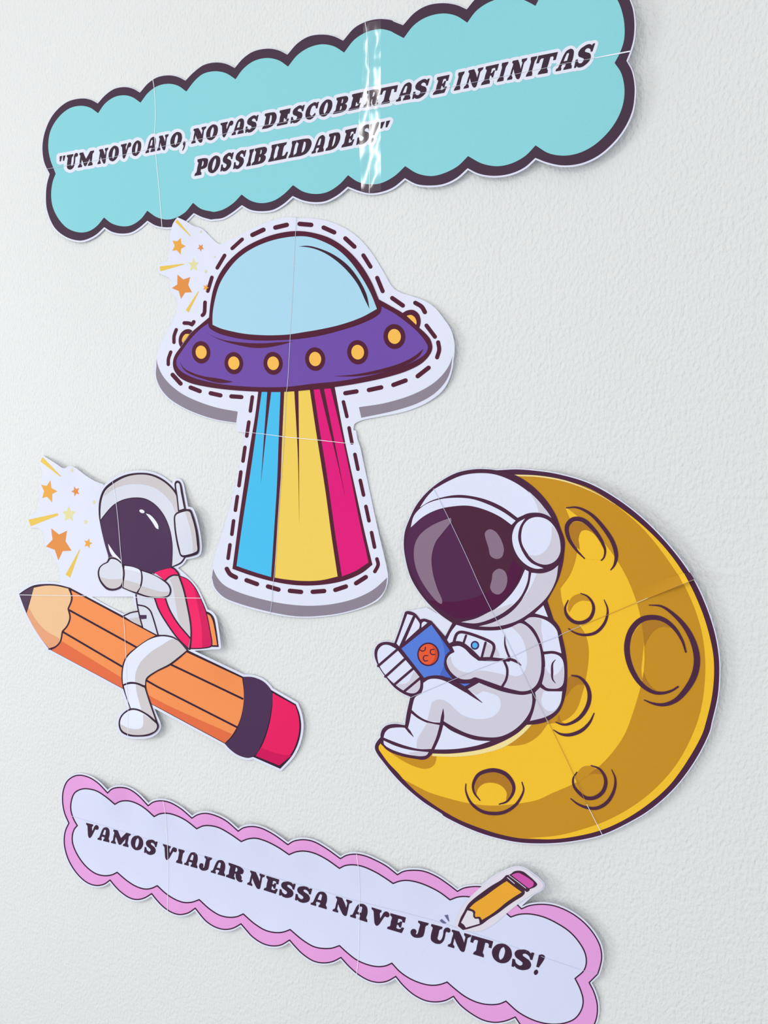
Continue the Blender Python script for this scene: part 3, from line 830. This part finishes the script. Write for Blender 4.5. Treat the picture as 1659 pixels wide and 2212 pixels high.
# ------------------------------------------------------------------ astronaut on the moon
frame('A', 850, 990, 1260)
frame('B', 790, 1290, 1110)
frame('C', 930, 1280, 1260)
frame('D', 1060, 1000, 1560)
frame('E', 1160, 1240, 1580)
frame('F', 800, 1560, 1220)
frame('G', 1140, 1480, 1580)
frame('X', 800, 1600, 960)
frame('Y', 920, 1700, 1160)
MLN = mat((77, 42, 66))
GOLD, YEL, BRN, CRM = mat((199, 143, 38)), mat((244, 194, 50)), mat((178, 122, 40)), mat((242, 222, 152))
MW, MS = mat((223, 227, 246)), mat((208, 204, 217))
moon = Sheet('moon_reader_cutout', 'paper cut-out of an astronaut reading a blue book on a yellow crescent moon', 'wall decoration',
             (1190, 1822),
             [(1400, 1120, 130, 10), (1555, 1440, 130, 7), (1430, 1720, 100, 5), (1230, 1820, 70, 3), (860, 1180, 60, 3), (1250, 1010, 60, 3)])
sil = curve("A: 90,760 100,640 140,530 200,410 300,290 430,190 560,125 700,97 800,95 900,105c 1080,97 1250,110 D: 480,80 700,145 900,255 1100,410 1300,620 1450,830 "
            "E: 1440,270 1515,500 1550,700 1555,860 1540,1050 1490,1270 G: 1480,380 1370,600 1200,830 1000,1010 800,1130 600,1220 400,1265 200,1287 Y: 1450,833 1150,783 850,699 550,579 250,419 X: 1620,1657 1200,1380 800,1050 500,740 300,490 170,320 120,230 100,160 110,90 150,15 F: 90,125c "
            "B: 165,1560 180,1490 230,1440 320,1420 440,1435c 455,1320 500,1115c 420,1080 320,1010 220,890 140,770 100,660 105,580 150,520 230,500 320,515c 380,350 440,165c 470,155 550,180 610,250c 650,240 735,265c 890,440c 970,290c A: 420,1375 320,1285 225,1170 150,1040 105,880")
white_between = curve("A: 110,1335c 290,1303c 520,1440c 460,1560c 330,1440c")
moon.fill('backing_sheet', [grow(sil, 2.4), white_between], WHITE, 0, rim=0.0005)
mo = moon.fill('moon_outline', sil, MLN, 1)
moon.fill('moon_face', curve("A: 1025,140c D: 300,92 500,120 700,180 900,300 1080,440 1250,610 1400,820 E: 1400,300 1470,520 1505,700 1510,870 1490,1060 1440,1270 G: 1420,400 1310,600 1150,820 960,985 780,1100 600,1180 400,1230 200,1255 Y: 1659,780 1400,765 1100,705 800,610 500,490 250,350 X: 1300,1350 1000,1120 740,860 620,720 400,490 240,270 190,190 190,120 228,65c F: 110,205 180,250 300,290 430,310 525,278c 750,278 950,245 1150,180 1350,20c"), GOLD, 2)
moon.fill('moon_rim_light', curve("D: 890,295c 1080,440 1250,610 1400,820 E: 1400,300 1470,520 1505,700 1510,870 1490,1060 1440,1270 G: 1420,400 1310,600 1150,820 960,985 780,1100 600,1180 400,1230 200,1255 0,1246c "
                                  "250,1223 480,1163 650,1100 850,990 1030,850 1200,660 1330,430 1410,200 E: 1435,860 1430,660 1400,470 1340,280 1250,80 D: 1380,860 1230,640 1080,460"), YEL, 3)
moon.fill('moon_light', curve("D: 530,310c 630,388 740,480 820,580 900,690 980,830 1040,980 E: 880,350 912,560 915,800 880,980 820,1180 G: 790,400 680,560 560,680 400,790 200,880 "
                              "Y: 1659,195 1400,245 1100,275 900,275 600,235 300,160 X: 1300,1150 1000,1000 735,858c 620,720 400,490 240,270 190,190 190,120 228,65c F: 110,205 180,250 300,290 430,310 525,278c 750,278 950,245 1150,180 1350,20c "
                              "E: 95,1280c 230,1252 330,1170 390,1010 420,880 440,740 440,620 415,520 365,440 260,330 215,230 200,125c D: 570,800 610,690 620,600 600,480 560,380"), YEL, 3)
moon.fill('cast_shade', curve("F: 1070,188c 1200,202 1330,182 1440,110 1520,3c 1350,10c 1200,130"), GOLD, 4)
moon.fill('cast_shade', curve("X: 400,225c 600,290 1000,380 1200,410 1350,330 1482,330c 1470,440 1430,540 1330,610 1200,630 1000,580 800,490 600,370"), GOLD, 4)
moon.fill('edge_light', curve("F: 528,290c 750,294 950,269 1150,207 1300,102 1378,20c 1330,10c 1150,150 950,222 750,255 528,255c"), CRM, 5)
moon.stroke('edge_light', "D: 155,88 350,97 550,135 750,215 895,298", 3.2, CRM, 3, t1=0.2, cap=False)


def crater(parts, rings):
    r0 = None
    for s, w, a, b, md in rings:
        o = moon.stroke('crater_rim', s, w * 1.2, MLN, 6, t0=a, t1=b, mid=md)
    for s, m, l in parts:
        moon.fill('crater_shade', curve(s), m, l)


crater([("D: 565,460c 592,425 660,430 740,500 805,600c 790,600 740,510 690,482 650,490 630,540 642,625c 600,590 570,530", BRN, 4),
        ("D: 635,550 650,490 690,482 740,510 800,600 818,650 797,690 740,690 680,682 645,640", YEL, 5)],
       [("D: 672,685 610,620 555,530 548,450 590,405 660,410 740,480 800,570 820,630 810,680 793,698", 8.2, .25, .3, .45),
        ("D: 540,322 620,320 720,370 820,480 880,580 900,670 885,735 860,767", 7.6, .25, .25, .7)])
crater([("E: 262,300c 268,250 300,195 370,168 430,190 466,235c 380,228 320,260 275,330c", GOLD, 4)],
       [("E: 372,165 430,190 475,250 482,310 450,380 380,415 310,405 255,355 240,290 265,225", 6.6, .25, .3, .5),
        ("E: 572,220 600,290 600,350 570,430 500,500 400,520 320,500 268,465", 5.6, .25, .3, .5)])
crater([("E: 250,1045c 252,890c 300,872 360,888 412,940c 340,945 285,990", BRN, 4), ("E: 185,1200c 200,1255 235,1275 170,1270c", BRN, 5)],
       [("E: 295,865 360,880 420,940 448,1030 430,1130 360,1230 270,1280 220,1285 160,1265", 7.6, .3, .25, .45),
        ("E: 140,1330 200,1365 280,1372 380,1335 450,1265 487,1188", 6.6, .2, .3, .5)])
crater([("E: 830,490c 893,415c 912,560 900,700 890,830 906,925c 840,830 800,700 795,600", GOLD, 4),
        ("E: 893,420c 960,385 1040,385 1120,430 1150,460c 1070,448 1000,480 940,560 917,620c 910,520", BRN, 5),
        ("E: 915,620c 919,720 911,818c 902,720", YEL, 5), ("E: 908,838c 940,920 1000,985 1050,1006c 970,985 906,925", BRN, 5)],
       [("E: 1270,665 1240,570 1170,460 1080,390 990,370 890,390 810,470 770,590 775,710 820,840 900,950 1000,1010 1080,1015 1150,995 1203,962", 10.5, .3, .3, .5),
        ("E: 955,265 1060,275 1160,340 1270,460 1340,600 1365,740 1340,870 1270,990 1180,1080 1080,1115 990,1105 915,1075", 11.5, .12, .15, .55)])
crater([("G: 388,740c 440,670 510,658 600,715c 500,735 430,780 400,815c", GOLD, 4), ("G: 495,730c 570,678 612,728c 545,720", BRN, 5)],
       [("G: 515,655 580,680 625,740 635,800 610,870 550,915 480,920 420,880 375,820 370,760 400,710", 7.0, .25, .3, .45),
        ("G: 683,688 712,760 705,850 650,950 570,1000 490,1000 410,970 350,925", 6.4, .2, .3, .5)])
crater([("F: 890,580c 900,490 980,435 1060,430 1150,460 1207,530 1207,610 1158,668c 1162,600 1120,545 1050,518 970,525 920,565 903,625c", BRN, 4)],
       [("F: 935,668 885,600 878,530 920,450 1000,415 1070,412 1150,440 1205,500 1225,560 1210,620 1160,680 1100,700", 7.4, .25, .3, .5),
        ("F: 815,527 815,590 860,690 950,760 1050,780 1150,765 1240,705 1295,620 1308,570 1293,512", 6.2, .3, .3, .5)])
# the upper page stands off the lower one towards the moon's edge
fa, fb = (Vector(wall_point(*tokens('D: ' + s)[0][:2])) for s in ("1040,1005", "1455,835"))


def page_curl(x, z):
    t = (Vector((x, z)) - fa).dot((fb - fa)) / (fb - fa).length_squared
    foot = fa + (fb - fa) * t
    dist = (Vector((x, z)) - foot).length / (0.002 + 0.014 * max(0.0, t))
    return 0.0055 * max(0.0, min(1.0, t)) * max(0.0, 1.0 - dist) ** 2


moon.fill('lifted_page_edge', curve("D: 1040,1005c 1378,867c 1345,800c 1010,920c"), GOLD, 2.25, extra=page_curl)
moon.fill('lifted_page_edge', curve("D: 1378,867c 1418,850c 1385,790c 1345,800c"), YEL, 3.25, extra=page_curl)
moon.fill('lifted_page_edge', curve("D: 1418,850c 1459,833c 1428,785c 1385,790c"), MLN, 1.35, extra=page_curl)
# the astronaut
ast = moon.fill('astronaut_outline', curve("A: 90,760 100,640 140,530 200,410 300,290 430,190 560,125 700,97 800,95 900,105 1050,140 1200,230 1330,360 1420,500 1460,610 1497,720 1492,830 1480,920 1440,1060 1345,1245c "
                                "C: 1335,290c 1400,380 1440,520 1475,700 1485,850 1475,1050 1440,1200 1390,1300 1290,1385 1180,1425 1045,1437c 940,1530 780,1620 600,1690 400,1730 200,1750 20,1748c "
                                "B: 700,1800 650,1820 550,1810 400,1780 250,1720 190,1660 165,1580 180,1490 230,1440 320,1420 440,1435c 455,1320 500,1115c 420,1080 320,1010 220,890 140,770 100,660 105,580 150,520 230,500 320,515c 380,350 440,165c 470,155 550,180 610,250c 650,240 735,265c 890,440c 970,290c A: 420,1375 320,1285 225,1170 150,1040 105,880"), MLN, 6)
# helmet
h = moon.fill('helmet_top', curve("A: 355,270c 480,200 600,150 740,130 880,140 1020,190 1150,270 1260,370 1340,460 1383,525c 1300,485 1200,478 1130,500 1085,520c 960,430 820,365 680,330 560,320 430,340 320,375 230,430c 290,340"), MW, 7)
moon.fill('helmet_shade', curve("A: 1180,285c 1280,385 1383,525c 1270,478c 1250,400"), MS, 8, h)
moon.fill('helmet_band', curve("A: 150,605c 180,500 270,410 400,360 540,345 680,355 820,400 960,470 1067,545c 1032,582c 930,510 800,450 660,415 520,420 380,450 260,510"), MW, 7)
h = moon.fill('helmet_chin', curve("A: 1205,1000c 1300,1005 1390,975 1440,935c 1420,1060 1350,1200 1230,1320 1080,1420 900,1470 745,1470c 880,1430 1020,1350 1120,1240 1180,1120"), MS, 7)
moon.fill('chin_light', curve("A: 1205,1000c 1254,1006c 1205,1120 1115,1250c 1180,1120"), MW, 8, h)
h = moon.fill('helmet_band', curve("A: 1150,972c 1182,990c 1170,1080 1110,1210 1000,1320 860,1400 720,1442 590,1432c 720,1400 870,1330 1000,1220 1090,1100"), MW, 7)
moon.fill('band_shade', curve("A: 590,1432c 720,1400 870,1328 1045,1268c 980,1335 860,1400 720,1442"), MS, 8, h)
v = moon.fill('visor', curve("A: 145,608c 260,520 380,455 520,422 660,418 800,452 930,515 1035,590c 1040,720 1070,830 1125,940c 1080,1080 990,1210 860,1320 700,1390 540,1400 430,1340 300,1230 180,1040 115,870 105,740"), mat((85, 44, 81)), 7)
moon.fill('visor_page', curve("A: 440,432c 520,422 660,418 800,452 930,515 1035,590c 1042,720 1072,830 1125,940c 1080,1080 990,1210 863,1320c 640,860"), mat((79, 40, 61)), 8, v)
moon.fill('visor_shade', curve("A: 305,1240c 430,1255 560,1250 700,1220 830,1160 930,1080 1000,990 1045,880c 1122,962c 1080,1080 990,1210 860,1318 700,1385 540,1395 430,1335"), mat((84, 28, 68)), 9, v)
RFL = mat((140, 116, 136))
for s in ("500,520c 440,540 330,590 230,670 185,760 180,880 210,1000 280,1130 390,1260 420,1272 426,1245 380,1130 340,980 335,850 370,730 430,650 507,545", "800,650 840,620 890,640 940,710 965,800 945,865 900,880 850,855 830,780", "870,1000 920,965 970,985 995,1050 975,1140 920,1190 870,1175 845,1130 860,1060"):
    moon.fill('visor_reflection', curve(s, 'A'), RFL, 10, v)
ep = moon.fill('earpiece', curve("A: 1150,490 1080,545 1030,650 1030,760 1075,880 1150,960 1240,1000 1350,990 1430,930 1478,840 1482,740 1450,620 1390,530 1310,485 1230,475"), MLN, 9)
moon.fill('earpiece_side', curve("A: 1150,525c 1080,570 1040,660 1045,760 1090,860 1160,930 1240,965 1312,962c 1200,910 1130,820 1090,700 1105,600"), MW, 10, ep)
moon.fill('earpiece_cap', curve("A: 1130,600 1180,535 1260,513 1350,540 1420,620 1455,720 1455,830 1410,900 1330,930 1240,905 1170,830 1120,730"), MW, 10, ep)
moon.fill('earpiece_shade', curve("A: 1385,590c 1430,640 1457,740 1455,830 1410,900 1330,930 1240,905 1175,845c 1260,850 1330,805 1375,720"), MS, 11, ep)
moon.fill('neck_patch', curve("A: 1310,1285c 1350,1388c 1235,1355c"), MW, 7)
# back pack
bp_ = moon.fill('backpack_top', curve("C: 1020,305c 1080,270 1200,280 1300,330 1370,410 1390,500 1422,660c 1340,635 1225,640c 1190,520 1120,390"), MW, 7)
moon.fill('backpack_shade', curve("C: 1020,305c 1080,270 1205,290c 1200,400 1215,500 1227,640c 1190,520 1120,390"), MS, 8, bp_)
bp_ = moon.fill('backpack_pocket', curve("C: 1235,672c 1330,665 1400,690 1440,750 1440,990 1400,1035 1330,1045 1260,1035 1210,990c 1235,880 1245,780"), MW, 7)
moon.fill('backpack_shade', curve("C: 1240,805c 1290,880 1340,902 1400,860 1440,790c 1440,990 1400,1035 1330,1045 1260,1035 1210,990c 1235,880"), MS, 8, bp_)
moon.stroke('pocket_slit', "C: 1358,728 1325,770 1320,860 1325,940 1357,985", 5.0, MLN, 9, bp_, t0=.2, t1=.2, mid=.5)
bp_ = moon.fill('backpack_base', curve("C: 1190,1030c 1250,1065 1330,1078 1430,1072c 1410,1200 1350,1290 1250,1350 1080,1395c 1120,1280 1145,1150 1135,1085c"), MS, 7)
moon.fill('backpack_light', curve("C: 1228,1072c 1430,1074c 1412,1185 1350,1275 1280,1287 1222,1240 1203,1160"), MW, 8, bp_)
# body
to = moon.fill('torso', curve("C: 280,350c 420,390 560,410 760,405 900,365 970,332 1040,360 1120,450 1180,580 1203,730 1195,880 1150,1000 1085,1055 1000,1072 900,1055 790,1025c 840,740c 520,735c 430,640 330,555 210,560c 180,515c 220,430"), MW, 7)
moon.fill('torso_shade', curve("C: 880,372c 970,335 1040,360 1120,450 1180,580 1203,730 1195,880 1150,1000 1085,1055 1000,1072 900,1055 795,1025c 840,890c 940,910 1010,870 1045,780 1040,640 990,490"), MS, 8, to)
moon.fill('torso_shade', curve("C: 690,580c 735,640 750,697c 668,697c"), MS, 8, to)
moon.fill('panel_end', curve("C: 610,552c 655,575 665,605 640,702c 572,702c"), MS, 8, to)
moon.stroke('panel_frame', "C: 250,548 285,450 320,430 400,440 640,530 680,560 690,600 660,702", 6.2, MLN, 9, to)
moon.stroke('panel_line', "C: 385,468 355,556", 4.8, MLN, 9, to)
moon.stroke('panel_line', "C: 597,545 555,706", 5.2, MLN, 9, to)
bt = moon.fill('panel_button', ell('C', 482, 573, 46, 48), mat((62, 46, 92)), 9, to)
moon.fill('button_face', ell('C', 482, 573, 29, 31), mat((92, 178, 236)), 10, to)
hd = moon.fill('forearm', curve("C: 235,588c 310,580 370,610 440,680 520,740c 640,745 760,745 850,740c 838,830 822,930 780,1020c 640,970 520,930 480,920 430,940 340,940 260,900 195,820 175,740 205,680 262,645c"), MW, 8)
moon.fill('forearm_shade', curve("C: 215,692c 240,780 320,850 440,872 540,848 800,892c 815,935 780,1020c 640,970 520,930 480,920 430,940 340,940 260,900 195,820 178,740"), MS, 9, hd)
moon.stroke('suit_line', "C: 205,572 260,548 330,553 420,615 530,722c 640,718 760,728 850,738", 7.6, MLN, 10, hd, t1=.7)
moon.stroke('suit_line', "C: 800,745 832,830 822,940 772,1030", 5.2, MLN, 10, hd)
moon.stroke('suit_line', "C: 806,462 808,560 830,640 858,708", 4.4, MLN, 10, to, t0=.3)
moon.stroke('suit_line', "C: 840,720 900,735 945,760 985,792", 6.0, MLN, 10, to, t1=.2)
# legs
lg = moon.fill('thigh', curve("B: 645,960c 710,920 800,915 900,945 1000,1000 1120,1070c C: 410,1045c 525,980c 650,1030 800,1080 1000,1112 1100,1095c 1105,1180 1080,1290 1000,1410 880,1510 740,1567 560,1567 400,1530 250,1460 140,1395c B: 845,1405c 760,1400 660,1370 580,1320 515,1262c 530,1190 555,1120 622,1080c 642,1020"), MW, 8)
moon.fill('thigh_shade', curve("B: 740,1180c 790,1152 850,1150 920,1180 1000,1255 1080,1320 1200,1360 1320,1365 1430,1335 1500,1260 1512,1180 1480,1110 1390,1072 1310,1050c 1240,1095c 1140,1030c 1265,965c C: 650,1032 800,1080 1000,1112 1100,1095c 1105,1180 1080,1290 1000,1410 880,1510 740,1567 560,1567 400,1530 250,1460 140,1395c B: 845,1402c 690,1378c 715,1280"), MS, 9, lg)
moon.stroke('suit_line', "B: 930,925 1080,1010 1190,1095 1305,1182", 9.0, MLN, 10, lg, t0=1.0, t1=.12)
moon.stroke('suit_line', "B: 868,1250 862,1330 848,1425", 7.0, MLN, 10, lg, t0=.15, t1=1.0)
sh = moon.fill('boot', curve("B: 510,1300c 590,1360 700,1410 828,1432c 790,1570 735,1700c 600,1700 450,1665 320,1620 200,1572c 215,1520 260,1475 340,1460 430,1462 470,1475c 490,1400"), MW, 7)
moon.fill('boot_shade', curve("B: 690,1405c 828,1432c 790,1570 735,1700c 570,1697c 580,1590 640,1490"), MS, 8, sh)
moon.stroke('suit_line', "B: 448,1455 500,1520 535,1565", 5.0, MLN, 9, sh, t1=.15)
so = moon.fill('boot_sole', curve("B: 200,1605c 320,1660 450,1700 600,1725 705,1735c 680,1770 640,1780 550,1775 400,1745 260,1690 205,1645"), MW, 7)
moon.fill('sole_shade', curve("B: 470,1745c 560,1730c 705,1735c 680,1770 640,1780 550,1775"), MS, 8, so)
moon.fill('seat_patch', curve("B: 870,1430c 950,1490 1080,1550 1230,1600 1397,1612c 1250,1660 1050,1695 900,1705 770,1705c 830,1570"), MW, 7)
# book and far hand
bk = moon.fill('book_cover', curve("B: 735,308c 945,600c 905,640 875,710 885,790 930,880 975,920c 880,885 780,875 700,885 655,903c 400,575c"), mat((88, 126, 216)), 7)
moon.fill('cover_shade', curve("B: 830,450c 945,600c 905,640 875,710 882,790 975,920c 830,872c 870,780 885,650 870,540"), mat((72, 106, 196)), 8, bk)
moon.fill('cover_corner', curve("B: 1000,940c 1060,965 1170,967c 1105,1003c"), mat((82, 118, 208)), 8, bk)
moon.fill('planet_ring', ell('B', 700, 640, 123, 132), mat((74, 34, 66)), 9, bk)
moon.fill('planet', ell('B', 700, 640, 107, 116), mat((232, 92, 54)), 10, bk)
moon.fill('planet_shade', curve("B: 745,540c 800,600 803,680 770,730 720,752c 765,700 775,620"), mat((200, 74, 46)), 11, bk)
for s in ("605,590 635,605 663,592 668,560", "765,585 732,588 722,612 735,640 775,642", "695,655 658,655 643,685 660,715 692,710"):
    moon.stroke('planet_crater', 'B: ' + s, 2.0, mat((74, 34, 66)), 12, bk)
for s in ("465,190c 530,205c 375,550c 345,520c", "557,225c 605,300 598,350c 442,493c", "625,342c 630,290 655,272 690,287c"):
    moon.fill('book_page', curve(s, 'B'), MW, 7)
hn = moon.fill('hand', curve("B: 130,660 140,590 190,540 250,535 345,580c 600,890c 612,960 600,1030 560,1070 500,1076 430,1050 330,980 220,870 155,770"), MW, 7)
moon.fill('hand_shade', curve("B: 540,830c 600,890c 612,960 600,1030 560,1070 500,1076 430,1050 290,945c 400,975 480,950 515,880"), MS, 8, hn)
for s in ("140,770 360,580", "220,890 440,690", "320,980 530,800", "425,1060 605,910"):
    moon.stroke('finger_line', 'B: ' + s, 5.4, MLN, 9, hn)
moon.stroke('page_seam', "A: 350,265 440,440 640,860 760,1130 860,1335 970,1545 C: 900,660 1000,860 1100,1070 1200,1260 1280,1420", 1.0, SEAMG, 13)
moon.stroke('page_seam', "G: 160,280 370,720 480,970", 0.9, mat((176, 130, 60)), 13)
moon.stroke('page_seam', "G: 480,970 610,1225", 1.2, SEAM, 13)
moon.stroke('page_seam', "B: 500,1125 930,945 1230,820 1500,715 C: 900,690 1160,565 1400,470 E: 200,520 380,440", 1.0, SEAMG, 13)
moon.stroke('page_seam', "E: 380,440 600,350 850,245", 0.9, mat((176, 130, 60)), 13)
moon.stroke('page_seam', "E: 850,245 1040,165 1335,48", 1.5, mat((232, 214, 170)), 13)

# ------------------------------------------------------------------ pink cloud banner
frame('A', 110, 1650, 500)
frame('B', 400, 1730, 800)
frame('C', 720, 1820, 1060)
frame('D', 960, 1850, 1340)
frame('E', 170, 1750, 620)
frame('F', 530, 1860, 900)
frame('G', 860, 1940, 1200)
frame('H', 960, 1860, 1200)
PLN, PINK, LIL = mat((58, 26, 50)), mat((229, 161, 220)), mat((217, 221, 244))
INK2 = mat((64, 40, 62))
pb = Sheet('pink_cloud_banner', 'white cloud-shaped paper banner with pink scalloped border and black lettering above a small pencil', 'banner',
           (700, 2110),
           [(1300, 1990, 100, 8), (1165, 1890, 60, 8), (235, 1700, 45, 8), (335, 1740, 45, 7), (435, 1765, 45, 7), (535, 1795, 45, 7), (640, 1825, 45, 6), (760, 1845, 45, 5), (880, 1880, 45, 4),
            (210, 1915, 40, 5), (300, 1945, 40, 5), (390, 1975, 40, 5), (490, 2010, 40, 5), (600, 2045, 40, 5), (700, 2080, 45, 5), (820, 2120, 45, 5), (950, 2165, 45, 5), (1085, 2205, 50, 5)])
po = curve("A: 165,545c 125,450 107,340 115,240 150,160 210,115 270,105 350,125 430,175 520,268c 560,232 630,217 710,230 790,280 893,385c 940,352 1010,340 1090,355 1190,410 B: 60,155c 110,125 175,112 250,125 360,175 475,272c 520,242 600,230 680,245 790,300 920,393c 970,362 1060,348 1150,365 1260,425 1390,518c "
           "C: 140,135 230,123 330,140 440,185 560,250 675,340c 740,305 850,292 960,305 1090,360 1210,440 1308,515c D: 180,300 270,285 360,288 450,310 600,380 727,495c 800,465 910,452 1030,465 1170,520 1300,610 1400,720 1465,840 1483,950 1465,1050 1445,1110c 1365,1190c 1410,1280 1440,1390 1440,1490 1415,1580 "
           "Q: 1262,2248 1230,2272 1190,2270 1150,2245 1124,2213 D: 668,1515c 580,1550 480,1565 370,1545 250,1480 150,1400 85,1320c C: 1180,1665 1080,1680 970,1665 850,1605 740,1510 658,1412c 570,1460 480,1475 380,1455 270,1395 170,1310 80,1212c "
           "B: 1320,1440 1240,1452 1150,1435 1050,1370 990,1310 935,1247c 860,1290 790,1300 700,1280 600,1215 550,1160 500,1102c 430,1140 360,1152 280,1135 190,1080 90,962c A: 1260,1370 1180,1385 1110,1365 1040,1320 980,1260 925,1193c 860,1232 790,1247 720,1230 640,1175 590,1125 543,1068c 490,1105 420,1118 340,1095 250,1020 170,900 130,780 122,690 135,610")
pi_ = curve("A: 242,568c 205,500 183,420 190,330 220,265 280,233 340,230 420,250 500,300 587,372c 640,345 720,342 800,370 870,415 948,485c 1000,460 1070,455 1150,475 1240,520 B: 103,250c 160,225 220,222 300,240 400,295 502,365c 560,342 630,335 720,360 830,415 930,482c 990,458 1060,450 1150,467 1260,520 1382,605c "
            "C: 120,245 200,235 300,250 440,310 540,370 630,432c 700,407 780,400 890,420 1020,470 1130,530 1230,605c D: 120,385 180,378 260,385 360,405 500,470 625,572c 700,548 800,543 930,570 1060,630 1180,710 1270,810 1325,910 1338,1000 1315,1075 1232,1152c 1280,1250 1308,1360 1290,1450 1230,1530 1140,1570 1050,1582 950,1575 830,1540 700,1470 580,1365c 520,1390 430,1398 320,1380 200,1325 100,1250 25,1185c "
            "C: 1130,1495 1040,1505 930,1485 800,1430 700,1360 617,1272c 550,1300 470,1308 370,1290 250,1240 150,1165 65,1087c B: 1310,1320 1230,1322 1150,1305 1050,1245 940,1153c 880,1175 810,1180 720,1160 620,1100 520,1013c 460,1038 390,1043 310,1025 220,970 125,885c A: 1300,1270 1230,1275 1150,1250 1060,1195 977,1120c 920,1145 860,1150 780,1125 700,1075 608,997c 560,1020 490,1028 410,1008 320,940 240,830 200,730 197,660 215,600")
halo = curve("H: 160,960 200,820 270,680 340,580 450,470 600,340 750,230 900,150 1020,105 1120,98 1220,130 1330,210 1430,290 1480,360 1450,420 1330,490 1190,580 1085,655 935,778 820,880 700,970 560,1040 430,1055 300,1035 200,1010")
pb.fill('backing_sheet', [grow(po, 4.5), grow(halo, 2.5), curve('H: 1000,700c 1480,370c 1165,662c 1100,800c')], WHITE, 0, rim=0.0005)
pk = pb.fill('pink_border', po, PINK, 1)
pb.stroke('border_line', po, 2.6, PLN, 2, pk, closed=True)
fc = pb.fill('cloud_face', pi_, LIL, 2)
pb.stroke('border_line', pi_, 2.7, PLN, 3, fc, closed=True)
pb.stroke('page_seam', "A: 190,480 1000,725 1420,855 B: 1500,885 C: 1100,835 D: 1300,1072 1445,1108", 0.8, mat((204, 208, 232)), 4)
base3 = [(211.9, 1813.5), (273, 1828.6), (387, 1865), (400.6, 1868), (492.8, 1895), (537.8, 1911.5), (583.5, 1927), (699.5, 1962), (723, 1969), (853.4, 2011.5), (905, 2025.5), (972.7, 2045.5), (1032, 2064), (1085, 2080), (1132.6, 2095)]
cap3 = [(200, 28), (390, 29), (560, 30), (850, 33), (1000, 36.5), (1130, 38.5)]
sl3 = [(190, 0.18), (1130, 0.24)]
text_line(pb, 'lettering',
          [('E', [('V', 58, 162), ('A', 148, 248), ('M', 255, 412), ('O', 412, 517), ('S', 520, 625), ('V', 670, 785), ('I', 770, 848), ('A', 838, 950), ('J', 955, 1062), ('A', 1050, 1170), ('R', 1170, 1305)]),
           ('F', [('N', 15, 190), ('E', 175, 333), ('S', 325, 482), ('S', 480, 642), ('A', 630, 795), ('N', 842, 1035), ('A', 1012, 1188), ('V', 1222, 1400), ('E', 1370, 1560)]),
           ('G', [('J', 125, 320), ('U', 322, 550), ('N', 520, 770), ('T', 775, 1002), ('O', 983, 1205), ('S', 1195, 1427), ('!', 1425, 1548)])],
          base3, cap3, sl3, INK2, 4)
for s in ("C: 1170,768c 1208,760c 1223,832c 1212,830c", "C: 1120,825c 1142,806c 1195,850c 1160,856c"):
    pb.fill('emphasis_mark', curve(s), mat((106, 106, 146)), 4)
hp = pb.fill('pencil_halo', halo, mat((224, 219, 229)), 5)
pl = pb.fill('small_pencil', curve("H: 200,970c 240,850 290,760 350,650 430,570 560,470 700,370 850,280 920,212c 980,200 1040,155 1110,143 1180,160 1260,220 1340,290 1387,350 1350,390 1300,410 1275,420 1270,440 1230,465c 1197,440c 1200,480 1170,520 1060,590 930,680 800,780 660,870 550,950 430,990 330,1020 275,1030c"), mat((70, 42, 60)), 6)
pb.fill('pencil_barrel', curve("H: 375,702c 450,630 600,530 750,420 880,330 930,300c 1050,390 1155,465c 1050,530 920,620 800,720 690,800 560,880c 535,835c 460,838c 450,770 440,742c"), mat((236, 169, 52)), 7, pl)
pb.fill('pencil_wood', curve("H: 345,735c 425,765 430,830 460,862 510,862 525,935c 320,995c 290,950 248,920c 290,840"), mat((224, 220, 227)), 7, pl)
pb.stroke('wood_line', "H: 365,718 430,740 450,765 440,820 460,846 520,846 545,920", 3.2, mat((70, 42, 60)), 8, pl)
pb.fill('eraser', curve("H: 1000,210c 1070,180 1110,178 1180,210 1260,260 1330,320 1330,360 1300,390 1255,405c 1130,310"), mat((206, 86, 172)), 7, pl)
pb.stroke('ferrule_line', "H: 940,245 1045,335", 1.5, WHITE, 7, pl)
pb.stroke('ferrule_line', "H: 965,215 1100,315 1215,405", 1.3, WHITE, 8, pl)
pb.stroke('page_seam', "A: 1030,342 1050,460 1075,900 1070,1350", 1.0, SEAM, 9)
pb.stroke('page_seam', "B: 1535,478 1555,650 1560,900 1550,1400 1535,1560", 1.2, SEAM, 9)
